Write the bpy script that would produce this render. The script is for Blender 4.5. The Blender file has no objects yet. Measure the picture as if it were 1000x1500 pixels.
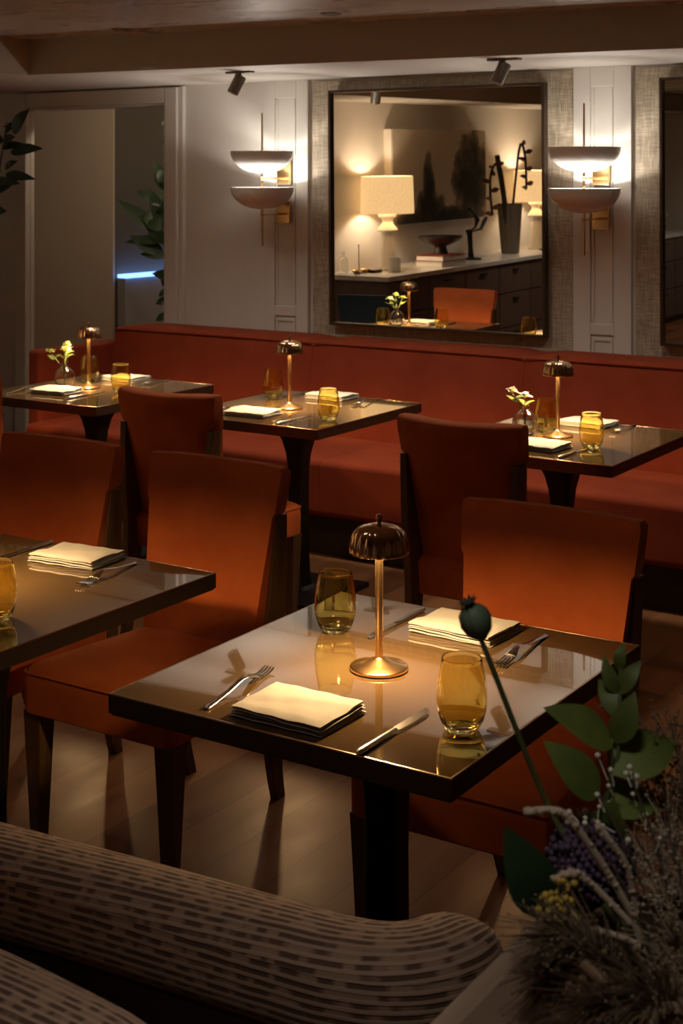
import bpy, bmesh, math, random
from mathutils import Vector, Matrix
R = math.radians
PI = math.pi
rnd = random.Random(11)
SC = bpy.context.scene
COL = SC.collection

# ------------------------------------------------------------------ materials
MATS = {}
def mat(name, base=(.5, .5, .5), rough=.5, metal=0., ior=1.5, coat=0., coat_rough=.03, coat_ior=1.5,
        sheen=0., sheen_tint=None, trans=0., emit=None, estr=0., alpha=1., spec=.5):
    m = bpy.data.materials.new(name); m.use_nodes = True
    b = m.node_tree.nodes['Principled BSDF']
    b.inputs['Base Color'].default_value = (*base, 1)
    b.inputs['Roughness'].default_value = rough
    b.inputs['Metallic'].default_value = metal
    b.inputs['IOR'].default_value = ior
    b.inputs['Specular IOR Level'].default_value = spec
    b.inputs['Coat Weight'].default_value = coat
    b.inputs['Coat Roughness'].default_value = coat_rough
    b.inputs['Coat IOR'].default_value = coat_ior
    b.inputs['Sheen Weight'].default_value = sheen
    b.inputs['Sheen Roughness'].default_value = .4
    if sheen_tint: b.inputs['Sheen Tint'].default_value = (*sheen_tint, 1)
    b.inputs['Transmission Weight'].default_value = trans
    if emit:
        b.inputs['Emission Color'].default_value = (*emit, 1)
        b.inputs['Emission Strength'].default_value = estr
    MATS[name] = m
    return m
def nt(m): return m.node_tree, m.node_tree.nodes['Principled BSDF']
def node(t, typ, **kw):
    n = t.nodes.new(typ)
    for k, v in kw.items():
        if k in n.inputs: n.inputs[k].default_value = v
        else: setattr(n, k, v)
    return n
def coords(t, kind='Object', scale=(1, 1, 1), rot=(0, 0, 0)):
    c = node(t, 'ShaderNodeTexCoord'); mp = node(t, 'ShaderNodeMapping')
    mp.inputs['Scale'].default_value = scale; mp.inputs['Rotation'].default_value = rot
    t.links.new(c.outputs[kind], mp.inputs['Vector'])
    return mp.outputs['Vector']
def ramp(t, fac, stops):
    r = node(t, 'ShaderNodeValToRGB')
    e = r.color_ramp.elements
    e[0].position, e[0].color = stops[0][0], (*stops[0][1], 1)
    e[1].position, e[1].color = stops[-1][0], (*stops[-1][1], 1)
    for p, c in stops[1:-1]:
        n = e.new(p); n.color = (*c, 1)
    t.links.new(fac, r.inputs['Fac'])
    return r.outputs['Color']
def bump(t, b, height, strength=.2, dist=.002):
    n = node(t, 'ShaderNodeBump'); n.inputs['Strength'].default_value = strength; n.inputs['Distance'].default_value = dist
    t.links.new(height, n.inputs['Height']); t.links.new(n.outputs['Normal'], b.inputs['Normal'])
def noise_color(m, scale, c0, c1, p0=.35, p1=.65, kind='Object', sc=(1, 1, 1), detail=4, bstr=0., bdist=.002, rot=(0, 0, 0)):
    t, b = nt(m)
    v = coords(t, kind, sc, rot)
    n = node(t, 'ShaderNodeTexNoise', Scale=scale, Detail=detail)
    t.links.new(v, n.inputs['Vector'])
    t.links.new(ramp(t, n.outputs['Fac'], [(p0, c0), (p1, c1)]), b.inputs['Base Color'])
    if bstr: bump(t, b, n.outputs['Fac'], bstr, bdist)
    return m

velvet = mat('orange_velvet', (.36, .075, .018), .8, sheen=.35, sheen_tint=(1, .45, .2), spec=.2)
noise_color(velvet, 9, (.46, .092, .020), (.57, .130, .031), .3, .7, detail=6)
velvet2 = mat('banquette_velvet', (.33, .06, .016), .85, sheen=.10, sheen_tint=(1, .4, .2), spec=.2)
noise_color(velvet2, 6, (.22, .031, .009), (.27, .041, .012), .3, .7, detail=6)
teal = mat('teal_velvet', (.008, .020, .030), .85, sheen=.2)
wood = mat('walnut_wood', (.11, .055, .022), .45)
noise_color(wood, 7, (.075, .036, .014), (.15, .078, .032), .3, .7, sc=(6, 6, .6), detail=6)
black_metal = mat('black_metal', (.012, .010, .010), .4, metal=.4)
lacquer = mat('brown_lacquer', (.16, .082, .05), .06, ior=1.5, coat=1., coat_rough=.012, coat_ior=4.)
noise_color(lacquer, 3, (.10, .060, .024), (.115, .070, .029), .3, .7)
bronze = mat('bronze_edge', (.035, .022, .015), .35, metal=.4)
bright_edge = mat('bright_bronze_line', (.55, .42, .30), .22, metal=1.)
brass = mat('polished_brass', (.80, .52, .25), .22, metal=1.)
bronze_shade = mat('bronze_shade', (.66, .42, .24), .16, metal=1.)
steel = mat('cutlery_steel', (.75, .72, .68), .16, metal=1.)
linen = mat('napkin_linen', (.46, .44, .40), .85, sheen=.2)
t_, b_ = nt(linen)
nz = node(t_, 'ShaderNodeTexNoise', Scale=60., Detail=3); t_.links.new(coords(t_), nz.inputs['Vector']); bump(t_, b_, nz.outputs['Fac'], .25, .002)
diffuser = mat('lamp_diffuser', (.9, .85, .7), .5, emit=(1, .66, .32), estr=6.)

amber = mat('amber_glass', (.96, .86, .42), .0, ior=1.45, trans=1.)
clear = mat('clear_glass', (.96, .97, .95), .0, ior=1.45, trans=1.)
water = mat('vase_water', (.95, .97, .96), .0, ior=1.33, trans=1.)

plaster = mat('warm_plaster', (.60, .55, .475), .65)
noise_color(plaster, 3, (.67, .63, .57), (.70, .66, .60), .3, .7, bstr=.04, bdist=.002)
pale_paint = mat('pale_paint', (.66, .62, .56), .5)
soffit_paint = mat('soffit_paint', (.60, .56, .50), .6)
beam_paint = mat('beam_brown_paint', (.40, .345, .285), .55)
ceil_m = mat('lacquered_ceiling', (.42, .36, .30), .3)
t_, b_ = nt(ceil_m)
nz = node(t_, 'ShaderNodeTexNoise', Scale=2.2, Detail=5); t_.links.new(coords(t_, 'Object', (1, 2.5, 1)), nz.inputs['Vector'])
rr = node(t_, 'ShaderNodeMapRange'); rr.inputs['To Min'].default_value = .16; rr.inputs['To Max'].default_value = .42
t_.links.new(nz.outputs['Fac'], rr.inputs['Value']); t_.links.new(rr.outputs['Result'], b_.inputs['Roughness'])
bump(t_, b_, nz.outputs['Fac'], .10, .02)
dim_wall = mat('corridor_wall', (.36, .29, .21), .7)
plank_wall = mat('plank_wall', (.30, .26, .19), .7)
t_, b_ = nt(plank_wall)
wv = node(t_, 'ShaderNodeTexBrick', Scale=1.); wv.inputs['Brick Width'].default_value = 4.; wv.inputs['Row Height'].default_value = .19
wv.inputs['Mortar Size'].default_value = .006; wv.inputs['Color1'].default_value = (.30, .255, .19, 1); wv.inputs['Color2'].default_value = (.26, .22, .165, 1); wv.inputs['Mortar'].default_value = (.12, .10, .07, 1)
t_.links.new(coords(t_, 'Object', (1, 1, 1), (R(90), 0, R(90))), wv.inputs['Vector']); t_.links.new(wv.outputs['Color'], b_.inputs['Base Color'])

grass = mat('grasscloth', (.40, .335, .25), .55, sheen=.3)
t_, b_ = nt(grass)
n1 = node(t_, 'ShaderNodeTexNoise', Scale=1., Detail=3); t_.links.new(coords(t_, 'Object', (18, 1, 320)), n1.inputs['Vector'])
n2 = node(t_, 'ShaderNodeTexNoise', Scale=1., Detail=2); t_.links.new(coords(t_, 'Object', (260, 1, 14)), n2.inputs['Vector'])
mx = node(t_, 'ShaderNodeMath', operation='ADD'); t_.links.new(n1.outputs['Fac'], mx.inputs[0]); t_.links.new(n2.outputs['Fac'], mx.inputs[1])
hf = node(t_, 'ShaderNodeMath', operation='MULTIPLY'); hf.inputs[1].default_value = .5; t_.links.new(mx.outputs[0], hf.inputs[0])
t_.links.new(ramp(t_, hf.outputs[0], [(.36, (.25, .20, .14)), (.5, (.40, .33, .24)), (.66, (.60, .52, .39))]), b_.inputs['Base Color'])
bump(t_, b_, hf.outputs[0], .5, .003)

floor_m = mat('oiled_wood_floor', (.20, .12, .07), .38, spec=.12)
t_, b_ = nt(floor_m)
b_.inputs['Specular Tint'].default_value = (1., .58, .32, 1)
bk = node(t_, 'ShaderNodeTexBrick', Scale=1.); bk.inputs['Brick Width'].default_value = 1.5; bk.inputs['Row Height'].default_value = .17
bk.inputs['Mortar Size'].default_value = .0008; bk.offset = .37
bk.inputs['Color1'].default_value = (.36, .160, .066, 1); bk.inputs['Color2'].default_value = (.22, .092, .036, 1); bk.inputs['Mortar'].default_value = (.07, .037, .02, 1)
t_.links.new(coords(t_, 'Object', (1, 1, 1), (0, 0, R(90))), bk.inputs['Vector'])
nz = node(t_, 'ShaderNodeTexNoise', Scale=2.5, Detail=7); t_.links.new(coords(t_, 'Object', (6, 1, 1)), nz.inputs['Vector'])
mxc = node(t_, 'ShaderNodeMix', data_type='RGBA', blend_type='MULTIPLY'); mxc.inputs[0].default_value = .6
t_.links.new(bk.outputs['Color'], mxc.inputs[6]); t_.links.new(ramp(t_, nz.outputs['Fac'], [(.3, (.6, .55, .5)), (.7, (1, 1, 1))]), mxc.inputs[7])
t_.links.new(mxc.outputs[2], b_.inputs['Base Color'])
rr = node(t_, 'ShaderNodeMapRange'); rr.inputs['To Min'].default_value = .24; rr.inputs['To Max'].default_value = .46
t_.links.new(nz.outputs['Fac'], rr.inputs['Value']); t_.links.new(rr.outputs['Result'], b_.inputs['Roughness'])
bump(t_, b_, nz.outputs['Fac'], .06, .004)

mirror_m = mat('mirror_silver', (.86, .84, .80), .0, metal=1.)
frame_m = mat('bronze_frame', (.07, .045, .03), .35, metal=.6)
enamel = mat('pale_grey_enamel', (.72, .70, .67), .2)
spot_m = mat('taupe_metal', (.16, .13, .10), .45, metal=.3)
stripe = mat('striped_weave', (.3, .22, .17), .85, sheen=.3)
t_, b_ = nt(stripe)
uvv = coords(t_, 'UV', (1, 1, 1))
dn = node(t_, 'ShaderNodeTexNoise', Scale=14., Detail=2); t_.links.new(uvv, dn.inputs['Vector'])
dv = node(t_, 'ShaderNodeVectorMath', operation='SCALE'); dv.inputs['Scale'].default_value = .0045; t_.links.new(dn.outputs['Color'], dv.inputs[0])
da = node(t_, 'ShaderNodeVectorMath', operation='ADD'); t_.links.new(uvv, da.inputs[0]); t_.links.new(dv.outputs[0], da.inputs[1])
su = node(t_, 'ShaderNodeSeparateXYZ'); t_.links.new(da.outputs[0], su.inputs[0])
def M1(op, a, bval):
    n_ = node(t_, 'ShaderNodeMath', operation=op); t_.links.new(a, n_.inputs[0])
    if isinstance(bval, (int, float)): n_.inputs[1].default_value = bval
    elif bval is not None: t_.links.new(bval, n_.inputs[1])
    return n_.outputs[0]
vr_ = M1('MULTIPLY', su.outputs['Y'], 88.); row = M1('FLOOR', vr_, None); fr_ = M1('FRACT', vr_, None)
cv = node(t_, 'ShaderNodeCombineXYZ'); t_.links.new(M1('MULTIPLY', su.outputs['X'], 34.), cv.inputs[0]); t_.links.new(M1('MULTIPLY', row, 7.31), cv.inputs[1])
dn2 = node(t_, 'ShaderNodeTexNoise', Scale=1., Detail=1); t_.links.new(cv.outputs[0], dn2.inputs['Vector'])
dash = node(t_, 'ShaderNodeMapRange'); dash.inputs['From Min'].default_value = .44; dash.inputs['From Max'].default_value = .54; dash.inputs['To Min'].default_value = .28; t_.links.new(dn2.outputs['Fac'], dash.inputs['Value'])
tri = M1('ABSOLUTE', M1('SUBTRACT', fr_, .5), None)
win = node(t_, 'ShaderNodeMapRange'); win.inputs['From Min'].default_value = .34; win.inputs['From Max'].default_value = .20; t_.links.new(tri, win.inputs['Value'])
dk = M1('MULTIPLY', dash.outputs['Result'], win.outputs['Result'])
t_.links.new(ramp(t_, dk, [(0., (.60, .41, .305)), (.35, (.44, .29, .21)), (1., (.17, .095, .068))]), b_.inputs['Base Color'])
bump(t_, b_, M1('MULTIPLY', dk, -1.), .7, .004)
shell_m = mat('dark_leather_shell', (.055, .030, .020), .5)
cabinet_m = mat('smoked_oak_cabinet', (.13, .085, .06), .45)
noise_color(cabinet_m, 5, (.105, .068, .048), (.155, .102, .072), .3, .7, sc=(8, 8, .7))
marble = mat('pale_marble', (.70, .66, .60), .25)
noise_color(marble, 4, (.62, .57, .51), (.76, .72, .66), .35, .65, detail=8)
fabric_shade = mat('linen_shade', (.85, .70, .48), .8, emit=(1, .62, .27), estr=.26)
t_, b_ = nt(fabric_shade)
nz = node(t_, 'ShaderNodeTexNoise', Scale=90., Detail=2); t_.links.new(coords(t_), nz.inputs['Vector'])
t_.links.new(ramp(t_, nz.outputs['Fac'], [(.3, (.62, .45, .27)), (.7, (.80, .62, .40))]), b_.inputs['Base Color'])
ceramic_w = mat('white_plaster_ceramic', (.80, .77, .71), .4)
ceramic_d = mat('dark_glazed_ceramic', (.035, .03, .025), .25)
cover_red = mat('red_book_cover', (.28, .035, .025), .5)
paper = mat('book_paper', (.80, .76, .68), .8)
leaf_m = mat('dark_green_leaf', (.022, .050, .018), .45)
noise_color(leaf_m, 6, (.016, .038, .012), (.03, .065, .024))
leaf2_m = mat('mid_green_leaf', (.075, .14, .022), .5)
noise_color(leaf2_m, 25, (.085, .125, .022), (.14, .185, .035))
stem_m = mat('green_stem', (.09, .12, .045), .5)
pod_m = mat('poppy_pod_green', (.040, .062, .038), .6)
noise_color(pod_m, 30, (.075, .115, .075), (.12, .165, .10))
pod_top = mat('poppy_crown', (.020, .022, .015), .7)
purple = mat('allium_purple', (.075, .045, .085), .7)
beige = mat('dried_beige', (.42, .33, .25), .85)
cream = mat('dried_cream', (.36, .29, .21), .85)
yellow = mat('golden_yellow', (.42, .30, .04), .7)
petal = mat('white_petal', (.78, .76, .64), .6)
petal_y = mat('pale_green_petal', (.55, .60, .22), .6)
wicker = mat('brown_wicker', (.17, .105, .065), .7)
oak = mat('taupe_oak_top', (.26, .185, .14), .5)
noise_color(oak, 4, (.21, .145, .105), (.31, .225, .17), .3, .7, sc=(10, 1, 10), detail=7)
red_helic = mat('rust_bract', (.16, .045, .02), .5)
brown_stem = mat('brown_stem', (.05, .03, .018), .6)
led = mat('blue_led', (.2, .4, 1), .5, emit=(.16, .36, 1.), estr=1.0)
art_m = mat('ink_canvas', (.4, .33, .25), .8)
t_, b_ = nt(art_m)
oc = node(t_, 'ShaderNodeTexCoord'); sx = node(t_, 'ShaderNodeSeparateXYZ'); t_.links.new(oc.outputs['Object'], sx.inputs[0])
def gauss(cy, cz, sy, sz):
    a = node(t_, 'ShaderNodeMath', operation='SUBTRACT'); t_.links.new(sx.outputs['Y'], a.inputs[0]); a.inputs[1].default_value = cy
    a2 = node(t_, 'ShaderNodeMath', operation='DIVIDE'); t_.links.new(a.outputs[0], a2.inputs[0]); a2.inputs[1].default_value = sy
    c = node(t_, 'ShaderNodeMath', operation='SUBTRACT'); t_.links.new(sx.outputs['Z'], c.inputs[0]); c.inputs[1].default_value = cz
    c2 = node(t_, 'ShaderNodeMath', operation='DIVIDE'); t_.links.new(c.outputs[0], c2.inputs[0]); c2.inputs[1].default_value = sz
    p = node(t_, 'ShaderNodeMath', operation='MULTIPLY'); t_.links.new(a2.outputs[0], p.inputs[0]); t_.links.new(a2.outputs[0], p.inputs[1])
    q = node(t_, 'ShaderNodeMath', operation='MULTIPLY_ADD'); t_.links.new(c2.outputs[0], q.inputs[0]); t_.links.new(c2.outputs[0], q.inputs[1]); t_.links.new(p.outputs[0], q.inputs[2])
    return q.outputs[0]
def mn(a, b):
    m_ = node(t_, 'ShaderNodeMath', operation='MINIMUM'); t_.links.new(a, m_.inputs[0]); t_.links.new(b, m_.inputs[1]); return m_.outputs[0]
blob = mn(mn(gauss(-.50, -.02, .34, .38), gauss(.22, -.15, .10, .36)), mn(gauss(.20, -.30, .26, .20), gauss(.0, -.35, .75, .10)))
nz = node(t_, 'ShaderNodeTexNoise', Scale=7., Detail=8); t_.links.new(oc.outputs['Object'], nz.inputs['Vector'])
hb = node(t_, 'ShaderNodeMath', operation='MULTIPLY'); hb.inputs[1].default_value = .45; t_.links.new(blob, hb.inputs[0])
ad = node(t_, 'ShaderNodeMath', operation='MULTIPLY_ADD'); ad.inputs[1].default_value = .75; t_.links.new(nz.outputs['Fac'], ad.inputs[0]); t_.links.new(hb.outputs[0], ad.inputs[2])
t_.links.new(ramp(t_, ad.outputs[0], [(.42, (.02, .018, .015)), (.58, (.07, .058, .045)), (.76, (.20, .16, .115)), (.86, (.60, .52, .42))]), b_.inputs['Base Color'])
nt(art_m)[1].inputs['Roughness'].default_value = .8

# ------------------------------------------------------------------ mesh helpers
def link(o, parent=None):
    COL.objects.link(o)
    if parent is not None: o.parent = parent
    return o
def obj(name, bm, m, parent=None, smooth=40, loc=None, rot=None):
    bmesh.ops.recalc_face_normals(bm, faces=bm.faces)
    me = bpy.data.meshes.new(name); bm.to_mesh(me); bm.free()
    me.materials.append(m)
    if smooth:
        me.polygons.foreach_set('use_smooth', [True] * len(me.polygons))
        me.set_sharp_from_angle(angle=R(smooth))
    o = bpy.data.objects.new(name, me)
    if smooth and smooth < 100:
        wn = o.modifiers.new('normals', 'WEIGHTED_NORMAL'); wn.keep_sharp = True; wn.weight = 80
    link(o, parent)
    if loc: o.location = loc
    if rot: o.rotation_euler = rot
    return o
def tag(o, label, cat, group=None, kind=None):
    o['label'] = label; o['category'] = cat
    if group: o['group'] = group
    if kind: o['kind'] = kind
    return o
def thing(name, label, cat, loc=(0, 0, 0), rz=0., group=None):
    o = bpy.data.objects.new(name, None); o.empty_display_size = .05
    link(o); o.location = loc; o.rotation_euler = (0, 0, rz)
    return tag(o, label, cat, group)
def dup(root, loc, rz, label, group=None):
    r = root.copy(); COL.objects.link(r); r.location = loc; r.rotation_euler = (root.rotation_euler[0], root.rotation_euler[1], rz)
    r['label'] = label
    if group: r['group'] = group
    for ch in list(root.children):
        c = ch.copy(); COL.objects.link(c); c.parent = r
        for g in list(ch.children):
            d = g.copy(); COL.objects.link(d); d.parent = c
    return r
def NB(): return bmesh.new()
def box(bm, c, s, bev=0., seg=2, rot=None):
    r = bmesh.ops.create_cube(bm, size=1.)
    vs = r['verts']
    M = Matrix.Translation(c) @ (rot.to_4x4() if rot else Matrix.Identity(4)) @ Matrix.Diagonal((*s, 1))
    bmesh.ops.transform(bm, matrix=M, verts=vs)
    if bev:
        es = list({e for v in vs for e in v.link_edges})
        bmesh.ops.bevel(bm, geom=es, offset=bev, segments=seg, affect='EDGES', profile=.5)
    return bm
def bx(x0, x1, y0, y1, z0, z1, bev=0., bm=None, seg=2):
    bm = bm or NB()
    return box(bm, ((x0 + x1) / 2, (y0 + y1) / 2, (z0 + z1) / 2), (x1 - x0, y1 - y0, z1 - z0), bev, seg)
def loft(bm, rings, close=True, cap0=True, cap1=True):
    vr = [[bm.verts.new(p) for p in ring] for ring in rings]
    n = len(vr[0])
    for a, b in zip(vr[:-1], vr[1:]):
        for i in range(n if close else n - 1):
            j = (i + 1) % n
            bm.faces.new((a[i], a[j], b[j], b[i]))
    if cap0: bm.faces.new(vr[0][::-1])
    if cap1: bm.faces.new(vr[-1])
    return bm
def lathe(prof, seg=32, bm=None, c=(0, 0, 0), mod=None, closed=False):
    bm = bm or NB()
    rings = []
    for r, z in prof:
        ring = []
        for i in range(seg):
            a = 2 * PI * i / seg
            k = mod(a, r, z) if mod else 1.
            ring.append((c[0] + max(r, 1e-5) * k * math.cos(a), c[1] + max(r, 1e-5) * k * math.sin(a), c[2] + z))
        rings.append(ring)
    if closed:
        vr = [[bm.verts.new(p) for p in ring] for ring in rings]
        m = len(vr)
        for k in range(m):
            a, b = vr[k], vr[(k + 1) % m]
            for i in range(seg):
                j = (i + 1) % seg
                bm.faces.new((a[i], a[j], b[j], b[i]))
        return bm
    return loft(bm, rings)
def frames(pts):
    pts = [Vector(p) for p in pts]; out = []
    n = len(pts)
    tang = []
    for i in range(n):
        t = (pts[min(i + 1, n - 1)] - pts[max(i - 1, 0)])
        tang.append(t.normalized())
    up = Vector((0, 0, 1)) if abs(tang[0].z) < .9 else Vector((0, 1, 0))
    x = tang[0].cross(up).normalized()
    for i in range(n):
        x = (x - tang[i] * x.dot(tang[i])).normalized()
        y = x.cross(tang[i]).normalized()
        out.append((pts[i], x, y))
    return out
def tube(bm, pts, rad, seg=8, flat=1.):
    rs = rad if isinstance(rad, (list, tuple)) else [rad] * len(pts)
    rings = []
    for (p, x, y), r in zip(frames(pts), rs):
        rings.append([p + x * (r * math.cos(2 * PI * i / seg)) + y * (r * flat * math.sin(2 * PI * i / seg)) for i in range(seg)])
    return loft(bm, rings)
def spline(pts, n=6):
    P = [Vector(p) for p in pts]; out = []
    for i in range(len(P) - 1):
        p0 = P[max(i - 1, 0)]; p1 = P[i]; p2 = P[i + 1]; p3 = P[min(i + 2, len(P) - 1)]
        for k in range(n):
            t = k / n
            out.append(.5 * ((2 * p1) + (p2 - p0) * t + (2 * p0 - 5 * p1 + 4 * p2 - p3) * t * t + (3 * p1 - p0 - 3 * p2 + p3) * t ** 3))
    out.append(P[-1])
    return out
def rrect(hx, hy, r, n=4):
    pts = []
    for cx, cy, a0 in ((hx - r, hy - r, 0), (-hx + r, hy - r, 90), (-hx + r, -hy + r, 180), (hx - r, -hy + r, 270)):
        for k in range(n + 1):
            a = R(a0 + 90 * k / n)
            pts.append((cx + r * math.cos(a), cy + r * math.sin(a)))
    return pts
def sphere(bm, c, r, u=12, v=8, sc=(1, 1, 1)):
    M = Matrix.Translation(c) @ Matrix.Diagonal((r * sc[0], r * sc[1], r * sc[2], 1))
    bmesh.ops.create_uvsphere(bm, u_segments=u, v_segments=v, radius=1., matrix=M)
    return bm
def ico(bm, c, r, sub=1):
    bmesh.ops.create_icosphere(bm, subdivisions=sub, radius=r, matrix=Matrix.Translation(c)); return bm
def leaf(bm, base, tip, width, normal=(0, 0, 1), droop=.0, n=7, fold=.15):
    b = Vector(base); t = Vector(tip); d = t - b; L = d.length
    nn = Vector(normal); side = d.cross(nn).normalized(); up = side.cross(d).normalized()
    mid, lf, rt = [], [], []
    for i in range(n + 1):
        k = i / n
        p = b + d * k + up * (droop * math.sin(PI * k))
        w = width * .5 * (math.sin(PI * min(1, k ** .75)) ** .9 if 0 < k < 1 else 0.0) + (.0004 if i in (0, n) else 0)
        mid.append(bm.verts.new(p)); lf.append(bm.verts.new(p + side * w + up * (w * fold))); rt.append(bm.verts.new(p - side * w + up * (w * fold)))
    for i in range(n):
        bm.faces.new((mid[i], lf[i], lf[i + 1], mid[i + 1])); bm.faces.new((rt[i], mid[i], mid[i + 1], rt[i + 1]))
    return bm
def light(name, kind, loc, power, color, parent=None, radius=.03, size=.1, rot=(0, 0, 0), spot=None, blend=.5):
    l = bpy.data.lights.new(name, kind); l.energy = power; l.color = color
    if kind in ('POINT', 'SPOT'): l.shadow_soft_size = radius
    if kind == 'AREA': l.shape = 'DISK'; l.size = size
    if spot: l.spot_size = R(spot); l.spot_blend = blend
    o = bpy.data.objects.new(name, l); link(o, parent); o.location = loc; o.rotation_euler = rot
    return o
def struct(name, bm, m, label=None, smooth=30):
    o = obj(name, bm, m, None, smooth); o['kind'] = 'structure'
    if label: o['label'] = label
    return o

WARM = (1., .86, .66); AMB = (1., .62, .27); SCW = (1., .92, .83)

# ------------------------------------------------------------------ setting
WY = 6.36
struct('floor', bx(-9, 3, -3.5, 11, -.06, 0), floor_m, 'oiled brown wood plank floor')
bm = NB()
bx(-8.2, -6.297, WY, WY + .03, 0, 2.6, bm=bm); bx(-6.297, -5.236, WY, WY + .14, 2.10, 2.6, bm=bm); bx(-5.236, 3.0, WY, WY + .14, 0, 2.6, bm=bm)
struct('wall_back', bm, plaster, 'warm off-white plaster wall behind the banquette')
struct('wall_left', bx(-6.1, -5.95, -3.2, 4.45, 0, 2.6), plaster, 'warm plaster wall behind the long sideboard')
struct('wall_right', bx(2.6, 2.75, -3.2, WY, 0, 2.6), plaster)
struct('wall_front', bx(-6.1, 2.75, -3.35, -3.2, 0, 2.6), plaster)
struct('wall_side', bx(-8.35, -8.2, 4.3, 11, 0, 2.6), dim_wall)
struct('wall_alcove', bx(-8.2, -5.95, 4.30, 4.45, 0, 2.6), plaster)
# door surround
bm = NB()
bx(-5.236, -5.150, WY - .045, WY, 0, 2.180, .006, bm); bx(-6.383, -6.297, WY - .045, WY, 0, 2.180, .006, bm); bx(-6.2965, -5.2365, WY - .045, WY, 2.095, 2.180, .006, bm)
bx(-5.150, -5.118, WY - .028, WY, 0, 2.185, .004, bm)
bx(-5.250, -5.2365, WY - .03, WY + .15, 0, 2.09, .002, bm); bx(-6.29, -5.25, WY - .02, WY + .15, 2.083, 2.0945, .002, bm)
struct('trim_doorway', bm, pale_paint, 'off-white moulded door surround')
# corridor beyond the doorway
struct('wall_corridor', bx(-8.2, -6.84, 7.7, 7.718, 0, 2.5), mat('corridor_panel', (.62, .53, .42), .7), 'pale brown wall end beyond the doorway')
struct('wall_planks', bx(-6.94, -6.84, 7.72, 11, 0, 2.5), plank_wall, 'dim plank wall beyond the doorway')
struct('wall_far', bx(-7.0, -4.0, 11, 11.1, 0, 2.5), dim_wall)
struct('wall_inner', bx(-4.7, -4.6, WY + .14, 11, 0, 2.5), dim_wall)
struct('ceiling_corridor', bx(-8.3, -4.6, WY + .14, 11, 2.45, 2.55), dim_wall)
o = bpy.data.objects.new('back_counter', None); link(o); o.location = (-6.80, 9.08, 0)
tag(o, 'grey bar counter with glowing blue edge beyond the doorway', 'counter')
obj('counter_front', bx(-.035, .035, -1.34, 1.6, .002, .985), mat('counter_grey', (.33, .32, .31), .6), o)
obj('light_strip', bx(-.035, .055, -1.34, 1.6, .988, 1.012, .003), led, o)
# soffit, beam and tray ceiling
def prism(bm, poly, z0, z1):
    return loft(bm, [[(x, y, z0) for x, y in poly], [(x, y, z1) for x, y in poly]])
EX, EY, ER = -5.25, 5.29, (2.6, 6.05)
bm = NB()
prism(bm, [(-8.2, 6.36), (-8.2, EY), (EX, EY), ER, (2.6, 6.36)], 2.19, 2.6); prism(bm, [(-8.2, EY), (-8.2, -3.2), (EX, -3.2), (EX, EY)], 2.19, 2.6)
struct('ceiling_soffit', bm, soffit_paint, 'lowered plaster soffit along the wall')
bm = NB()
prism(bm, [(EX, EY), ER, (ER[0], ER[1] - .025), (EX + .025, EY - .025)], 2.186, 2.36); prism(bm, [(EX, EY), (EX + .025, EY - .025), (EX + .025, -3.2), (EX, -3.2)], 2.186, 2.36)
struct('trim_beam', bm, beam_paint, 'brown painted beam face edging the soffit')
struct('ceiling', prism(NB(), [(EX, EY), (EX, -3.2), (2.6, -3.2), ER], 2.36, 2.42), ceil_m, 'glossy lacquered brown ceiling')
# pilasters and grasscloth
def pilaster(name, x0, x1, xa, xb):
    bm = NB()
    bx(x0, x1, WY - .016, WY, 0, 2.19, .002, bm)
    bx(x0, xa, WY - .026, WY - .015, 0, 2.19, .003, bm); bx(xb, x1, WY - .026, WY - .015, 0, 2.19, .003, bm)
    bx(xa, xb, WY - .026, WY - .015, 2.10, 2.19, .003, bm); bx(xa, xb, WY - .026, WY - .015, .955, 1.005, .003, bm)
    for xx in (xa + .012, xb - .012): bx(xx - .006, xx + .006, WY - .023, WY - .015, 1.015, 2.09, .003, bm)
    for xx in (xa + .012, xb - .012): bx(xx - .006, xx + .006, WY - .023, WY - .015, .45, .945, .003, bm)
    bx(xa + .012, xb - .012, WY - .022, WY - .015, .925, .94, .003, bm)
    return struct(name, bm, pale_paint, 'off-white panelled pilaster behind a sconce')
pilaster('trim_pilaster_left', -4.575, -4.290, -4.50, -4.365)
pilaster('trim_pilaster_right', -2.800, -2.515, -2.715, -2.60)
pilaster('trim_pilaster_far_right', -1.030, -.745, -.945, -.83)
struct('wall_grasscloth_centre', bx(-4.270, -2.806, WY - .010, WY, 0, 2.178, .002), grass, 'woven grasscloth panel around the large mirror')
struct('wall_grasscloth_right', bx(-2.500, -1.036, WY - .010, WY, 0, 2.178, .002), grass, 'woven grasscloth panel around the right mirror')

# ------------------------------------------------------------------ mirrors
def wall_mirror(name, x0, x1, label):
    z0, z1 = .926, 2.126
    zc = (z0 + z1) / 2; w = (x1 - x0) / 2; h = (z1 - z0) / 2; fw = .014
    t = thing(name, label, 'mirror', ((x0 + x1) / 2, 6.32, zc))
    t.rotation_euler = (R(.63), 0, 0)
    bm = NB()
    bx(-w, -w + fw, -.022, .022, -h, h, .002, bm); bx(w - fw, w, -.022, .022, -h, h, .002, bm)
    bx(-w + fw, w - fw, -.022, .022, h - fw, h, .002, bm); bx(-w + fw, w - fw, -.022, .022, -h, -h + fw, .002, bm)
    obj('frame', bm, frame_m, t)
    obj('mirror_glass', bx(-w + fw * .8, w - fw * .8, -.003, .008, -h + fw * .8, h - fw * .8), mirror_m, t)
wall_mirror('wall_mirror', -4.138, -2.929, 'large square bronze framed mirror centred between the two sconces')
wall_mirror('wall_mirror', -2.368, -1.160, 'second bronze framed mirror cut off by the right picture edge')

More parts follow.
